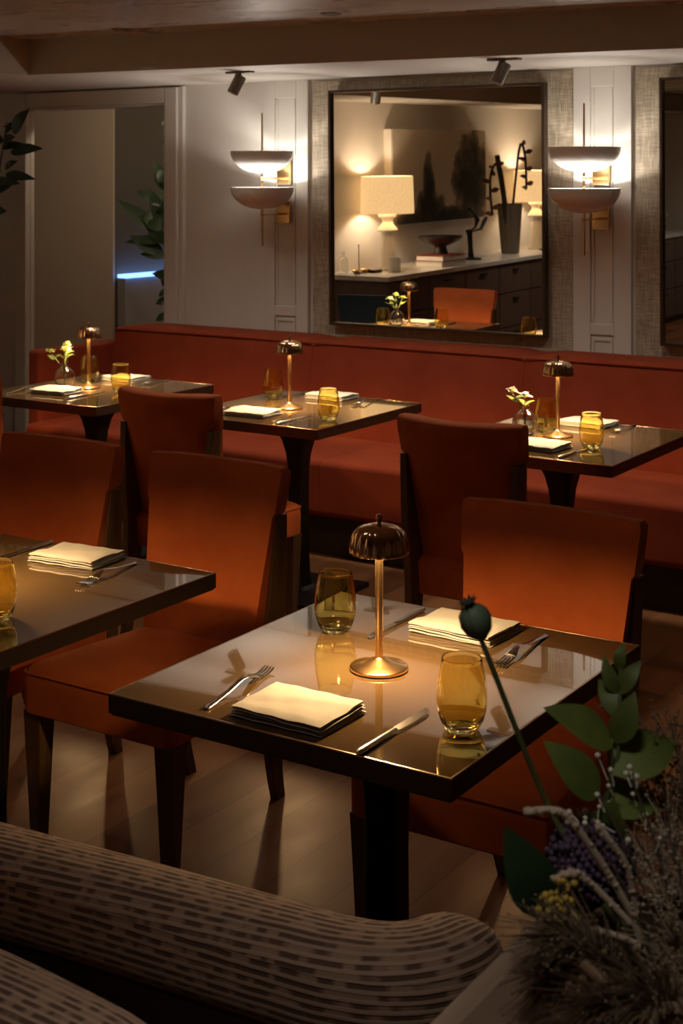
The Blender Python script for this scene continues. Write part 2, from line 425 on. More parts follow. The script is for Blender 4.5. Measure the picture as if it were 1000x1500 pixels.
# ------------------------------------------------------------------ sconces
def bowl_prof(r, d, th=.004, n=10):
    out = [(r * math.sin(PI / 2 * k / n) ** .92 if k else .0, -d * math.cos(PI / 2 * k / n)) for k in range(n + 1)]
    inn = [(max(0, a - th * (.2 if i < 2 else 1)), b + th * (1.3 if i < n else 0)) for i, (a, b) in enumerate(out)]
    return out, inn
def sconce(x, label, first=None):
    t = thing('wall_sconce', label, 'wall light', (x, 6.125, 0), 0, 'double bowl wall sconces')
    for zr in (1.815, 1.630):
        out, inn = bowl_prof(.163, .112)
        bm = NB(); lathe(out + inn[::-1], 48, bm, (0, 0, zr))
        b = obj('bowl', bm, enamel, t)
    tube_bm = NB(); lathe([(.0035, 2.012), (.0042, 2.0), (.006, 1.70), (.0065, 1.34), (.008, 1.338), (.008, 1.328), (.0, 1.327)][::-1], 12, tube_bm)
    obj('stem', tube_bm, brass, t)
    for z in (1.676, 1.490):
        bm = NB(); tube(bm, [(0, 0, z), (0, .10, z), (0, .19, z)], .0055, 10)
        sphere(bm, (0, .0, z), .010, 12, 8)
        obj('arm', bm, brass, t)
    for z in (1.705, 1.500):
        obj('backplate', bx(-.04, .04, .185, .207, z - .06, z + .055, .003), brass, t)
    light('upper_bulb', 'AREA', (0, 0, 1.755), .44, SCW, t, size=.10, rot=(PI, 0, 0))
    light('lower_bulb', 'AREA', (0, 0, 1.570), 1.25, SCW, t, size=.10, rot=(PI, 0, 0))
    return t
sconce(-4.43, 'pale double bowl sconce on the white pilaster near the doorway')
sconce(-2.655, 'pale double bowl sconce on the pilaster between the two mirrors')
sconce(-.885, 'pale double bowl sconce beyond the right edge')

# ------------------------------------------------------------------ ceiling spots
def spot(x, y, rz, label):
    t = thing('ceiling_spotlight', label, 'spotlight', (x, y, 2.19), rz, 'soffit spotlights')
    obj('mounting_plate', bx(-.075, .075, -.02, .02, -.010, 0, .003), spot_m, t)
    bm = NB(); tube(bm, [(0, 0, -.008), (0, 0, -.035)], .008, 10); obj('bracket', bm, spot_m, t)
    d = Vector((-.35, -.35, -1)).normalized()
    p0 = Vector((.004, .004, -.022)); p1 = p0 + d * .095
    bm = NB(); tube(bm, [p0, p0 + d * .004, p1 - d * .001, p1], [.026, .028, .028, .027], 20)
    obj('lamp_head', bm, spot_m, t)
spot(-4.24, 5.68, 0, 'small taupe soffit spotlight above the space right of the doorway')
spot(-2.83, 5.68, 0, 'small taupe soffit spotlight above the large mirror')

# ------------------------------------------------------------------ banquette
bq = thing('banquette', 'long orange velvet banquette running under the mirrors', 'banquette', (-3.2, 5.9, 0))
def loc(bmx, c=(-3.2, 5.9, 0)):
    bmesh.ops.translate(bmx, vec=(-c[0], -c[1], -c[2]), verts=bmx.verts); return bmx
XL, XR = -5.385, 1.0
def back_section(x0, x1):
    prof = [(5.97, .40), (5.985, .50), (6.025, .66), (6.06, .79), (6.068, .845), (6.085, .868), (6.11, .875), (6.20, .879), (6.315, .876), (6.338, .86), (6.338, .40)]
    rings = []
    N = 12
    for i in range(N + 1):
        k = i / N; x = x0 + (x1 - x0) * k
        e = min(k, 1 - k) * (x1 - x0)
        pinch = max(0., 1 - e / .03)
        rings.append([(x, y + (.012 * pinch ** 2 if y < 6.07 else 0) - (.008 * math.sin(PI * k) if .45 < z < .84 and y < 6.07 else 0), z - (.012 * pinch ** 2 if z > .85 else 0)) for y, z in prof])
    xs = [0, .004, .012, .03]
    return loft(NB(), rings)
XS = [XL, -4.085, -2.925, -1.765, -.4, XR]
for a, b in zip(XS[:-1], XS[1:]):
    s = obj('backrest', loc(back_section(a + .001, b - .001)), velvet2, bq, 50)
    bm = NB(); tube(bm, [(a + .006, 6.070, .858), ((a + b) / 2, 6.066, .861), (b - .006, 6.070, .858)], .0045, 8)
    obj('welt', loc(bm), velvet2, s)
def seat_section(x0, x1):
    prof = rrect(.285, .125, .03, 4)
    rings = []
    for k in range(9):
        x = x0 + (x1 - x0) * k / 8
        rings.append([(x, 5.69 + p, .305 + q + (.006 * math.sin(PI * k / 8) if q > 0 else 0)) for p, q in prof])
    return loft(NB(), rings)
for a, b in zip([XL, -3.60, -1.75], [-3.60, -1.75, XR]):
    obj('seat_cushion', loc(seat_section(a + .001, b - .001)), velvet2, bq, 50)
obj('plinth', loc(bx(XL + .02, XR, 5.47, 6.33, 0, .18)), mat('plinth_brown', (.03, .018, .012), .6), bq)
obj('arm', loc(bx(XL - .085, XL - .001, 5.50, 6.335, .0, .792, .022, seg=4)), velvet2, bq, 50)

# ------------------------------------------------------------------ tables
def table(cx, cy, label):
    t = thing('dining_table', label, 'table', (cx, cy, 0), 0, 'square lacquered dining tables')
    w, d = .352, .390
    top = obj('tabletop', bx(-w + .004, w - .004, -d + .004, d - .004, .716, .742), lacquer, t, 0)
    bm = NB()
    for x0, x1, y0, y1 in ((-w, -w + .004, -d, d), (w - .004, w, -d, d), (-w + .004, w - .004, -d, -d + .004), (-w + .004, w - .004, d - .004, d)):
        bx(x0, x1, y0, y1, .706, .7395, .0006, bm)
    bx(-w + .004, w - .004, -d + .004, d - .004, .702, .716, .0, bm)
    eb = obj('edge_band', bm, bronze, t)
    bm = NB()
    for x0, x1, y0, y1 in ((-w, -w + .0038, -d, d), (w - .0038, w, -d, d), (-w + .0038, w - .0038, -d, -d + .0038), (-w + .0038, w - .0038, d - .0038, d)):
        bx(x0, x1, y0, y1, .7395, .7422, .0005, bm)
    obj('edge_line', bm, bright_edge, eb)
    rings = []
    for z, h in ((.020, .062), (.03, .046), (.06, .040), (.15, .036), (.40, .034), (.50, .036), (.56, .042), (.61, .054), (.65, .072), (.68, .096), (.695, .115), (.702, .122)):
        rings.append([(p, q, z) for p, q in rrect(h, h * .95, h * .35, 3)])
    obj('pedestal', loft(NB(), rings), black_metal, t, 35)
    obj('base_plate', bx(-.21, .21, -.21, .21, 0, .02, .006), black_metal, t)
    return t
TF = dict(front='front centre table', left='table cut by the left edge', mid='middle banquette table', right='right banquette table', far='left banquette table')
table(-1.442, 2.397, 'brown lacquered square table in the front centre with bronze edge')
table(-2.482, 2.370, 'brown lacquered square table cut off by the left picture edge')
table(-3.380, 4.925, 'brown lacquered square table in the middle of the banquette')
table(-2.195, 4.870, 'brown lacquered square table at the right of the banquette')
table(-4.440, 4.890, 'brown lacquered square table at the left end of the banquette')
TZ = .7421

# ------------------------------------------------------------------ chairs
def chair_mesh(name, label, fab, loc0, rz):
    t = thing(name, label, 'chair', loc0, rz, 'velvet dining chairs')
    # seat cushion with upholstered apron
    rings = []
    def srow(z, g, dome=0.):
        pts = []
        fx, rx, y0, y1, r = .248 - g, .205 - g, -.298 + g, .185 - g, .03
        base = rrect(1, 1, .13, 4)
        for p, q in base:
            k = (q + 1) / 2
            hw = fx + (rx - fx) * k
            pts.append((p * hw, y0 + (y1 - y0) * k + (.012 * (1 - p * p) * (-1 if q < -.8 else 0)), z))
        return pts
    for z, g in ((.325, .006), (.33, .001), (.40, .0), (.425, .002), (.438, .010), (.446, .026), (.452, .07), (.456, .13)):
        rings.append(srow(z, g))
    s = obj('seat', loft(NB(), rings), fab, t, 60)
    bm = NB(); ring = srow(.428, .001); tube(bm, ring + ring[:1], .0035, 6); obj('piping', bm, fab, s)
    # backrest : tapered, slightly concave pad with a wrapped head
    rings = []
    prof = [(.405, .046, .002), (.415, .056, .002), (.52, .058, .002), (.65, .060, .002), (.778, .062, .002), (.786, .065, -.004), (.86, .066, -.004), (.886, .062, -.004), (.899, .050, .001), (.905, .030, .010)]
    for z, th, g in prof:
        k = (z - .42) / (.905 - .42)
        hw = .182 + .040 * k - g
        yc = .120 + .130 * k
        n = 9; fr = []; bk = []
        rr_ = .42
        for i in range(n):
            u = -1 + 2 * i / (n - 1)
            sag = -.046 * k * u * u - .004 * u * u; zl = .009 * k * u * u
            e = (1 - abs(u)) * hw
            rnd_ = 0. if e > .012 else (.012 - e) * .7
            fr.append((u * hw, yc - .025 + sag + rnd_, z + zl - (.006 if abs(u) == 1 and z > .9 else 0)))
            bk.append((u * hw, yc - .025 + th + sag - rnd_, z + zl - (.006 if abs(u) == 1 and z > .9 else 0)))
        rings.append(fr + bk[::-1])
    bb = obj('backrest', loft(NB(), rings), fab, t, 55)
    # front legs
    for sx in (-1, 1):
        rg = []
        for z, h in ((0, .0155), (.006, .017), (.20, .024), (.328, .029)):
            x = sx * (.215 - (0 if z > .1 else .0))
            rg.append([(sx * .214 + p + sx * (.0), -.262 + q, z) for p, q in rrect(h, h, .004, 2)])
        obj('leg', loft(NB(), rg), wood, t, 40)
    # sabre back legs running up the sides of the backrest
    for sx in (-1, 1):
        path = spline([(.152, .267, 0.), (.158, .240, .10), (.170, .213, .25), (.180, .190, .40), (.188, .197, .55), (.197, .200, .70), (.203, .199, .783)], 5)
        dep = [(0., .018), (.10, .024), (.25, .036), (.40, .044), (.55, .040), (.70, .030), (.783, .022)]
        rg = []
        for p in path:
            hx = .0135
            for (za, da_), (zb, db_) in zip(dep[:-1], dep[1:]):
                if za <= p.z + 1e-6 <= zb + 1e-4: hy = da_ + (db_ - da_) * (p.z - za) / (zb - za)
            rg.append([(sx * (p.x) + a, p.y + b, p.z) for a, b in rrect(hx, hy, .004, 2)])
        obj('leg', loft(NB(), rg), wood, t, 40)
    return t
ch = chair_mesh('dining_chair', 'orange velvet chair turned toward us between the two front tables', velvet, (-2.452, 2.985, 0), 0)
dup(ch, (-1.434, 2.923, 0), 0, 'orange velvet chair facing us at the far side of the front centre table')
dup(ch, (-3.03, 2.985, 0), 0, 'orange velvet chair facing us behind the table cut by the left edge')
dup(ch, (-3.395, 4.325, 0), PI, 'orange velvet chair seen from behind at the middle banquette table')
dup(ch, (-2.210, 4.335, 0), PI, 'orange velvet chair seen from behind at the right banquette table')
dup(ch, (-4.515, 4.350, 0), PI, 'orange velvet chair back at the left edge by the far left table')
tc = chair_mesh('dining_chair', 'dark teal chair glimpsed low in the big mirror', teal, (-5.30, 4.18, 0), PI - .25)
tc.scale = (1, 1, .9)

# ------------------------------------------------------------------ table lamps
def table_lamp(x, y, label, power=None):
    t = thing('table_lamp', label, 'lamp', (x, y, TZ), 0, 'small brass table lamps')
    obj('base', lathe([(.0, 0), (.053, 0), (.0555, .002), (.0555, .006), (.053, .0085), (.035, .0125), (.012, .021), (.0085, .024), (0, .024)], 48), brass, t)
    obj('stem', lathe([(0, .022), (.0075, .022), (.0075, .232), (0, .232)], 20), brass, t)
    fl = lambda a, r, z: 1 + (.060 * (abs(math.sin(10 * a)) - .6) * min(1, (.272 - z) / .012) if z < .272 else 0.)
    prof = [(.0550, .221), (.0560, .224), (.0555, .232), (.0540, .242), (.0515, .252), (.0480, .260), (.0430, .266), (.036, .270), (.026, .2730), (.015, .2755), (.004, .2765)]
    inn = [(a - .002 if a > .01 else a * .5, z - .0018) for a, z in prof]
    inn[0] = (.0530, .221)
    bm = NB(); lathe(prof + inn[::-1], 108, bm, mod=fl, closed=True)
    sh = obj('lamp_shade', bm, bronze_shade, t, 60)
    obj('finial', lathe([(0, .274), (.005, .275), (.0045, .281), (.0065, .286), (.0065, .291), (.004, .294), (0, .2945)], 16), bronze_shade, sh)
    obj('diffuser', lathe([(.0085, .236), (.030, .236), (.030, .240), (.0085, .240)], 32, closed=True), diffuser, sh)
    light('bulb', 'AREA', (0, 0, .2335), power or LAMPW, AMB, t, size=.06)
    return t
LAMPW = 2.7
table_lamp(-1.450, 2.382, 'brass table lamp with fluted shade on the front centre table')
table_lamp(-2.540, 2.372, 'brass table lamp just outside the left edge on the left table', 1.9)
table_lamp(-3.409, 4.903, 'brass table lamp with fluted shade on the middle banquette table')
table_lamp(-2.222, 4.892, 'brass table lamp with fluted shade on the right banquette table')
table_lamp(-4.500, 4.905, 'brass table lamp with fluted shade on the left banquette table')

# ------------------------------------------------------------------ tableware
def glass_mesh():
    out = [(.0, .0), (.024, .0), (.028, .002), (.031, .006), (.037, .018), (.0415, .034), (.0432, .048), (.0430, .062), (.0412, .080), (.0382, .100), (.0352, .114), (.0342, .121), (.0335, .1222)]
    inn = [(.0328, .1215), (.0337, .114), (.0367, .100), (.0397, .080), (.0415, .062), (.0417, .048), (.0400, .035), (.0355, .020), (.027, .011), (.012, .008), (.0, .0075)]
    return lathe(out + inn, 40)
G0 = None
def glass(x, y, label):
    global G0
    if G0 is None:
        G0 = obj('amber_glass', glass_mesh(), amber, None, 60, (x, y, TZ)); tag(G0, label, 'glass', 'amber tumblers')
        return G0
    g = G0.copy(); COL.objects.link(g); g.location = (x, y, TZ); g['label'] = label; g.rotation_euler = (0, 0, rnd.random() * 6)
    return g
glass(-1.174, 2.197, 'amber tumbler nearest the front corner of the front centre table')
glass(-1.648, 2.535, 'amber tumbler behind the lamp on the front centre table')
glass(-2.292, 2.215, 'amber tumbler cut by the left edge on the left table')
glass(-3.118, 4.747, 'amber tumbler at the right corner of the middle banquette table')
glass(-3.617, 5.080, 'amber tumbler left of the lamp on the middle banquette table')
glass(-2.028, 4.743, 'amber tumbler right of the lamp on the right banquette table')
glass(-2.300, 4.960, 'amber tumbler between vase and lamp on the right banquette table')
glass(-4.290, 4.880, 'amber tumbler right of the lamp on the left banquette table')
glass(-4.610, 5.030, 'amber tumbler just behind the lamp on the left banquette table')

def napkin_mesh(seed):
    r = random.Random(seed); bm = NB()
    z = 0.
    for L in range(4):
        th = .0050 if L < 3 else .0062
        hx = .098 - .0012 * L - .001 * r.random(); hy = .072 - .0010 * L - .001 * r.random()
        ox, oy = r.uniform(-.0018, .0018), r.uniform(-.0012, .0012)
        n = 16; m = 12
        def P(i, j, top):
            u, v = -1 + 2 * i / n, -1 + 2 * j / m
            e = max(0., (max(abs(u) * hx - (hx - th), abs(v) * hy - (hy - th), 0.)) / th)
            rd = th * .5 * (1 - math.sqrt(max(0., 1 - min(1., e) ** 2)))
            cu = u * hx * (1 - .012 * v * v); cvv = v * hy * (1 - .014 * u * u)
            wob = .0022 * math.sin(2.2 * u + seed + L) * math.cos(1.7 * v + L)
            zt = z + th - rd + (wob if L > 0 else 0) + .0007 * math.sin(9 * u + 5 * v + seed)
            zb = z + rd + (wob if L > 0 else 0)
            if L == 3 and top:
                d = (v - .05 - .35 * u)
                zt += .0035 / (1 + (d * 14) ** 2) + .0028 * (1 if d > 0 else 0) * min(1, d * 8)
            return (cu + ox, cvv + oy, max(zt if top else min(zb, zt - .0004), .0003 if top else 0.))
        T = {(i, j): bm.verts.new(P(i, j, True)) for i in range(n + 1) for j in range(m + 1)}
        B = {(i, j): bm.verts.new(P(i, j, False)) for i in range(n + 1) for j in range(m + 1)}
        for i in range(n):
            for j in range(m):
                bm.faces.new((T[i, j], T[i + 1, j], T[i + 1, j + 1], T[i, j + 1])); bm.faces.new((B[i, j], B[i, j + 1], B[i + 1, j + 1], B[i + 1, j]))
        for i in range(n):
            bm.faces.new((T[i, 0], B[i, 0], B[i + 1, 0], T[i + 1, 0])); bm.faces.new((T[i, m], T[i + 1, m], B[i + 1, m], B[i, m]))
        for j in range(m):
            bm.faces.new((T[0, j], T[0, j + 1], B[0, j + 1], B[0, j])); bm.faces.new((T[n, j], B[n, j], B[n, j + 1], T[n, j + 1]))
        z += th * .93
    return bm
ns = 0
def napkin(x, y, rz, label):
    global ns; ns += 1
    o = obj('folded_napkin', napkin_mesh(ns), linen, None, 50, (x, y, TZ), (0, 0, rz))
    return tag(o, label, 'napkin', 'folded linen napkins')
def fork_mesh():
    bm = NB()
    path = spline([(0, -.115, .0035), (0, -.10, .0035), (0, -.04, .008), (0, .01, .016), (0, .035, .013), (0, .055, .007)], 4)
    n = len(path); rad = []
    for i, p in enumerate(path):
        y = p.y
        rad.append(.0052 + .0028 * max(0, (-y - .05) / .065) if y < 0 else .0052 + .0075 * max(0, (y - .012) / .043))
    rad[0] *= .6
    tube(bm, path, rad, 10, flat=.35)
    for k in (-1.5, -.5, .5, 1.5):
        x = k * .0066
        tube(bm, spline([(x * .9, .050, .0078), (x, .075, .004), (x, .098, .0045), (x * .98, .112, .009)], 3), [.0019] * 9 + [.0010], 6)
    return bm
def knife_mesh():
    bm = NB()
    rg = []
    for y, hx, hz in ((-.118, .003, .002), (-.115, .0066, .0042), (-.10, .0078, .0048), (-.03, .0062, .0042), (.0, .0056, .0036), (.004, .0042, .0026)):
        rg.append([(hx * math.cos(2 * PI * i / 12), y, .0048 + hz * math.sin(2 * PI * i / 12)) for i in range(12)])
    loft(bm, rg)
    rg = []
    for y, xl, xr in ((.0, -.004, .004), (.01, -.0065, .0075), (.06, -.0065, .0095), (.095, -.0065, .0085), (.112, -.0062, .004), (.118, -.0055, -.003)):
        rg.append([(xl, y, .0060), (xr, y, .0050), (xr, y, .0044), (xl, y, .0040)])
    loft(bm, rg)
    return bm
P0 = {}
def cutlery(kind, x, y, rz, label):
    if kind not in P0:
        o = obj('dinner_' + kind, fork_mesh() if kind == 'fork' else knife_mesh(), steel, None, 50)
        P0[kind] = o
    else:
        o = P0[kind].copy(); COL.objects.link(o)
    o.location = (x, y, TZ); o.rotation_euler = (0, 0, rz)
    return tag(o, label, kind, 'dinner ' + ('forks' if kind == 'fork' else 'knives'))
napkin(-1.447, 2.105, 0, 'folded cream napkin at the near side of the front centre table')
napkin(-1.425, 2.680, PI - .03, 'folded cream napkin at the far side of the front centre table')
napkin(-2.490, 2.672, PI + .1, 'folded cream napkin on the table cut by the left edge')
napkin(-3.440, 4.690, .05, 'folded cream napkin at the near side of the middle banquette table')
napkin(-3.420, 5.235, PI, 'folded cream napkin at the far side of the middle banquette table')
napkin(-2.185, 4.650, -.08, 'folded cream napkin at the near side of the right banquette table')
napkin(-2.228, 5.180, PI - .05, 'folded cream napkin at the far side of the right banquette table')
napkin(-4.515, 4.715, .1, 'folded cream napkin at the near side of the left banquette table')
napkin(-4.530, 5.190, PI, 'folded cream napkin at the far side of the left banquette table')
cutlery('fork', -1.607, 2.150, .10, 'fork lying left of the near napkin on the front centre table')
cutlery('fork', -1.268, 2.622, PI + .03, 'fork lying right of the far napkin on the front centre table')
cutlery('fork', -2.330, 2.605, PI + .12, 'fork beside the napkin on the table cut by the left edge')
cutlery('fork', -3.590, 4.690, .08, 'fork left of the near napkin on the middle banquette table')
cutlery('fork', -3.222, 5.190, PI + .05, 'fork right of the far napkin on the middle banquette table')
cutlery('fork', -2.074, 5.150, PI, 'fork right of the far napkin on the right banquette table')
cutlery('fork', -4.680, 4.690, .1, 'fork left of the near napkin on the left banquette table')
cutlery('fork', -4.345, 5.160, PI, 'fork right of the far napkin on the left banquette table')
cutlery('knife', -1.262, 2.123, 0, 'knife lying right of the near napkin on the front centre table')
cutlery('knife', -1.564, 2.640, PI + .02, 'knife lying left of the far napkin on the front centre table')
cutlery('knife', -2.648, 2.640, PI + .05, 'knife beside the napkin on the table cut by the left edge')
cutlery('knife', -3.224, 4.672, 0, 'knife right of the near napkin on the middle banquette table')
cutlery('knife', -3.585, 5.185, PI, 'knife left of the far napkin on the middle banquette table')
cutlery('knife', -2.035, 4.620, -.06, 'knife right of the near napkin on the right banquette table')
cutlery('knife', -4.343, 4.720, 0, 'knife right of the near napkin on the left banquette table')

# bud vases
def bud_vase(x, y, label):
    t = thing('bud_vase', label, 'vase', (x, y, TZ), 0, 'clear bud vases')
    out = [(0, 0), (.022, 0), (.033, .008), (.040, .028), (.0395, .045), (.032, .062), (.018, .073), (.012, .080), (.0115, .092), (.0145, .100)]
    inn = [(.0132, .0995), (.0100, .091), (.0103, .080), (.0160, .0715), (.030, .061), (.0375, .045), (.038, .028), (.031, .010), (.02, .004), (0, .0038)]
    t.scale = (1.18, 1.18, 1.18); obj('glass_body', lathe(out + inn, 32), clear, t, 60)
    return t
def small_bloom(x, y, z, top, pm, label, seed, petals=9):
    t = thing('cut_flower', label, 'flower', (x, y, z), 0)
    r = random.Random(seed)
    tp = Vector(top)
    bm = NB(); tube(bm, spline([(0, 0, .006), (tp.x * .15, tp.y * .15, tp.z * .55), tuple(tp)], 5), .0016, 6); obj('stem', bm, stem_m, t)
    bm = NB()
    for k in range(petals):
        a = 2.4 * k; el = .15 + .9 * (k / petals)
        d = Vector((math.cos(a) * math.cos(el), math.sin(a) * math.cos(el), math.sin(el)))
        leaf(bm, tp, tp + d * r.uniform(.020, .028), .022, (0, 0, 1), .003, 5, .3)
    t.scale = (1.2, 1.2, 1.2)
    obj('petals', bm, pm, t, 180)
    bm = NB()
    for k in range(3):
        a = r.random() * 6.3
        d = Vector((math.cos(a), math.sin(a), .4))
        b0 = tp * .78
        leaf(bm, b0, b0 + d * r.uniform(.03, .045), .018, (0, 0, 1), .004, 5)
    obj('leaves', bm, leaf2_m, t, 180)
    return t
bud_vase(-2.340, 4.868, 'round clear bud vase on the right banquette table')
small_bloom(-2.340, 4.868, TZ, (-.035, -.02, .125), petal, 'white flower leaning left from the vase on the right banquette table', 1, 12)
small_bloom(-2.340, 4.868, TZ, (.004, -.012, .112), petal, 'low white flower in the vase on the right banquette table', 2, 9)
bud_vase(-4.610, 4.868, 'round clear bud vase on the left banquette table')
small_bloom(-4.610, 4.868, TZ, (-.055, -.02, .125), petal_y, 'yellow-green flower leaning left in the left banquette table vase', 3)
small_bloom(-4.610, 4.868, TZ, (.0, .01, .150), petal_y, 'upright yellow-green flower in the left banquette table vase', 4)
small_bloom(-4.610, 4.868, TZ, (-.02, .03, .130), petal, 'pale flower at the back of the left banquette table vase', 5)
small_bloom(-4.610, 4.868, TZ, (.022, -.025, .135), petal_y, 'small yellow-green flower at the right of the left table vase', 6, 7)

# ------------------------------------------------------------------ benches in the foreground
def sweep_uv(path, prof, name, m, parent, taper_end=None):
    """path: list of (x,y); prof: list of (offset to the left of the path, z). uv: u along, v around."""
    bm = NB(); uvl = bm.loops.layers.uv.new('uv')
    n = len(prof); m_ = len(path)
    S = [0.]
    for a, b in zip(path[:-1], path[1:]): S.append(S[-1] + math.dist(a, b))
    V = [0.]
    for a, b in zip(prof, prof[1:] + prof[:1]): V.append(V[-1] + math.dist(a, b))
    vr = []
    zc = sum(p[1] for p in prof) / n; oc = sum(p[0] for p in prof) / n
    for i, p in enumerate(path):
        q0 = path[max(i - 1, 0)]; q1 = path[min(i + 1, m_ - 1)]
        d = Vector((q1[0] - q0[0], q1[1] - q0[1])).normalized(); nn = Vector((-d.y, d.x))
        k = 1.
        if taper_end:
            rem = min(S[-1] - S[i], S[i] if taper_end[1] else 1e9)
            if rem < taper_end[0]: k = math.sqrt(max(.0004, 1 - (1 - rem / taper_end[0]) ** 2))
        vr.append([bm.verts.new((p[0] + nn.x * (oc + (o - oc) * k), p[1] + nn.y * (oc + (o - oc) * k), (zc + (z - zc) * (.45 + .55 * k)) if m is stripe else z)) for o, z in prof])
    for i in range(m_ - 1):
        for j in range(n):
            jj = (j + 1) % n
            f = bm.faces.new((vr[i][j], vr[i][jj], vr[i + 1][jj], vr[i + 1][j]))
            sh = .05 if (prof[j][1] + prof[jj][1]) / 2 > .695 else 0.
            for lp, (u, v) in zip(f.loops, ((S[i], V[j] + sh * S[i]), (S[i], V[j + 1] + sh * S[i]), (S[i + 1], V[j + 1] + sh * S[i + 1]), (S[i + 1], V[j] + sh * S[i + 1])) if sh else ((S[i], V[j]), (S[i], V[j + 1]), (S[i + 1], V[j + 1]), (S[i + 1], V[j]))): lp[uvl].uv = (u, v)
    bm.faces.new(vr[0][::-1]); bm.faces.new(vr[-1])
    return obj(name, bm, m, parent, 60)
def dens(pts, n=8): return [(p.x, p.y) for p in spline([(a, b, 0) for a, b in pts], n)]
be = thing('curved_bench', 'curved bench with striped woven back in the foreground before the front table', 'bench', (-1.5, 1.75, 0))
def rel(pts, c): return [(a - c[0], b - c[1]) for a, b in pts]
endp = [(-.955, 1.590), (-.915, 1.628), (-.895, 1.68), (-.888, 1.72)]
path = rel(dens([(-3.0, 1.43), (-2.2, 1.475), (-1.7, 1.515), (-1.35, 1.546), (-1.12, 1.562), (-1.02, 1.570)] + endp, 8), (-1.5, 1.75))
# oval roll, v runs around
roll = []
for k in range(28):
    a = 2 * PI * k / 28
    ca, sa = math.cos(a), math.sin(a)
    roll.append((.072 * math.copysign(abs(ca) ** .75, ca), .655 + .066 * math.copysign(abs(sa) ** .75, sa)))
bp = sweep_uv(path, roll, 'back_pad', stripe, be, (.07, False))
bm = NB()
sp = [p for p in path if abs(p[0] + 1.5 - (-1.035)) < .03][:1]
if sp:
    i0 = path.index(sp[0]); d = Vector((path[i0 + 1][0] - path[i0][0], path[i0 + 1][1] - path[i0][1])).normalized(); nn = Vector((-d.y, d.x))
    ring = [(sp[0][0] + nn.x * o * 1.012, sp[0][1] + nn.y * o * 1.012, .655 + (z - .655) * 1.015) for o, z in roll]
    tube(bm, ring + ring[:1], .0022, 6); obj('seam', bm, stripe, bp)
shell = [(-.058, .0), (-.058, .62), (.05, .62), (.05, .0)]
sweep_uv(path[:-2], shell, 'shell', shell_m, be, (.05, False))
obj('seat', bx(-1.4, .50, -.12, .26, .30, .45, .03), stripe, be, 50)
obj('plinth', bx(-1.4, .48, -.12, .22, 0, .30), shell_m, be)
b2 = thing('bench', 'second striped bench back at the bottom left corner', 'bench', (-1.5, 1.2, 0))
path2 = rel(dens([(-2.9, 1.275), (-2.2, 1.27), (-1.5, 1.262), (-1.2, 1.245), (-1.08, 1.225), (-1.01, 1.18), (-.985, 1.12), (-.98, 1.07)], 8), (-1.5, 1.2))
sweep_uv(path2, [(o, z + .005) for o, z in roll], 'back_pad', stripe, b2, (.07, False))
sweep_uv(path2[:-2], shell, 'shell', shell_m, b2, (.05, False))

# ------------------------------------------------------------------ console and arrangement at lower right
cs = thing('console_table', 'taupe wood console table at the lower right under the flowers', 'table', (-.2, 1.1, 0))
obj('tabletop', bx(-.462, .60, -.45, .325, .862, .900, .006), oak, cs)
bm = NB(); bx(-.435, .57, -.42, .297, .9002, .9026, .001, bm); obj('inlay_panel', bm, mat('brown_oak_inlay', (.15, .095, .065), .5), cs)
for sx_, sy_ in ((-.40, .27), (.54, .27), (-.40, -.39), (.54, -.39)):
    obj('leg', bx(sx_ - .03, sx_ + .03, sy_ - .03, sy_ + .03, 0, .862, .004), wood, cs)
obj('apron', bx(-.42, .56, -.41, .285, .78, .862, .003), oak, cs)
VX, VY, VZ = -.455, 1.275, .9028
vs = thing('flower_basket', 'brown woven basket holding the flowers at the lower right', 'basket', (VX, VY, VZ))
bm = NB(); rg = []
wv_ = lambda a, r, z: 1 + .02 * math.sin(28 * a + z * 300)
lathe([(0, 0), (.075, 0), (.085, .004), (.098, .03), (.102, .055), (.096, .075), (.092, .075), (.096, .055), (.092, .03), (.078, .010), (0, .008)], 84, bm, mod=wv_)
obj('body', bm, wicker, vs, 60)
bm = NB(); tube(bm, [(.096 * math.cos(a), .096 * math.sin(a), .076 + .002 * math.sin(a * 14)) for a in [2 * PI * i / 40 for i in range(41)]], .005, 8); obj('rim', bm, wicker, vs)
BASE = Vector((VX, VY, VZ + .012))
def flower(name, label, cat, off):
    t = thing(name, label, cat, (BASE.x + off[0], BASE.y + off[1], BASE.z)); return t, Vector((BASE.x + off[0], BASE.y + off[1], BASE.z))
def W(p, o): return Vector(p) - o
# poppy pod
t, o = flower('poppy_seed_head', 'green poppy seed pod on a tall thin stem before the front table', 'seed pod', (-.03, .02))
pod = W((-.651, 1.246, 1.250), o); mid = W((-.603, 1.301, 1.069), o)
bm = NB(); tube(bm, spline([(0, 0, 0), tuple(mid * .55), tuple(mid), tuple(pod + Vector((.012, .004, -.035))), tuple(pod + Vector((.004, 0, -.012)))], 6), .0028, 8); obj('stem', bm, stem_m, t)
axis = (pod - (mid)).normalized()
def orient(o_, ax, at):
    q = Vector((0, 0, 1)).rotation_difference(ax); o_.rotation_mode = 'QUATERNION'; o_.rotation_quaternion = q; o_.location = at
rib = lambda a, r, z: 1 + .025 * math.cos(11 * a)
bm = NB(); lathe([(.0, -.020), (.004, -.0195), (.0065, -.017), (.0125, -.011), (.0156, 0), (.0145, .008), (.010, .0135), (.006, .016), (0, .0165)], 44, bm, mod=rib)
pd = obj('pod', bm, pod_m, t, 60); orient(pd, axis, pod)
bm = NB()
for k in range(10):
    a = 2 * PI * k / 10
    leaf(bm, (.002 * math.cos(a), .002 * math.sin(a), .017), (.0105 * math.cos(a), .0105 * math.sin(a), .0225), .005, (0, 0, 1), .0, 4)
lathe([(.0045, .0155), (.0055, .0175), (0, .019)], 20, bm)
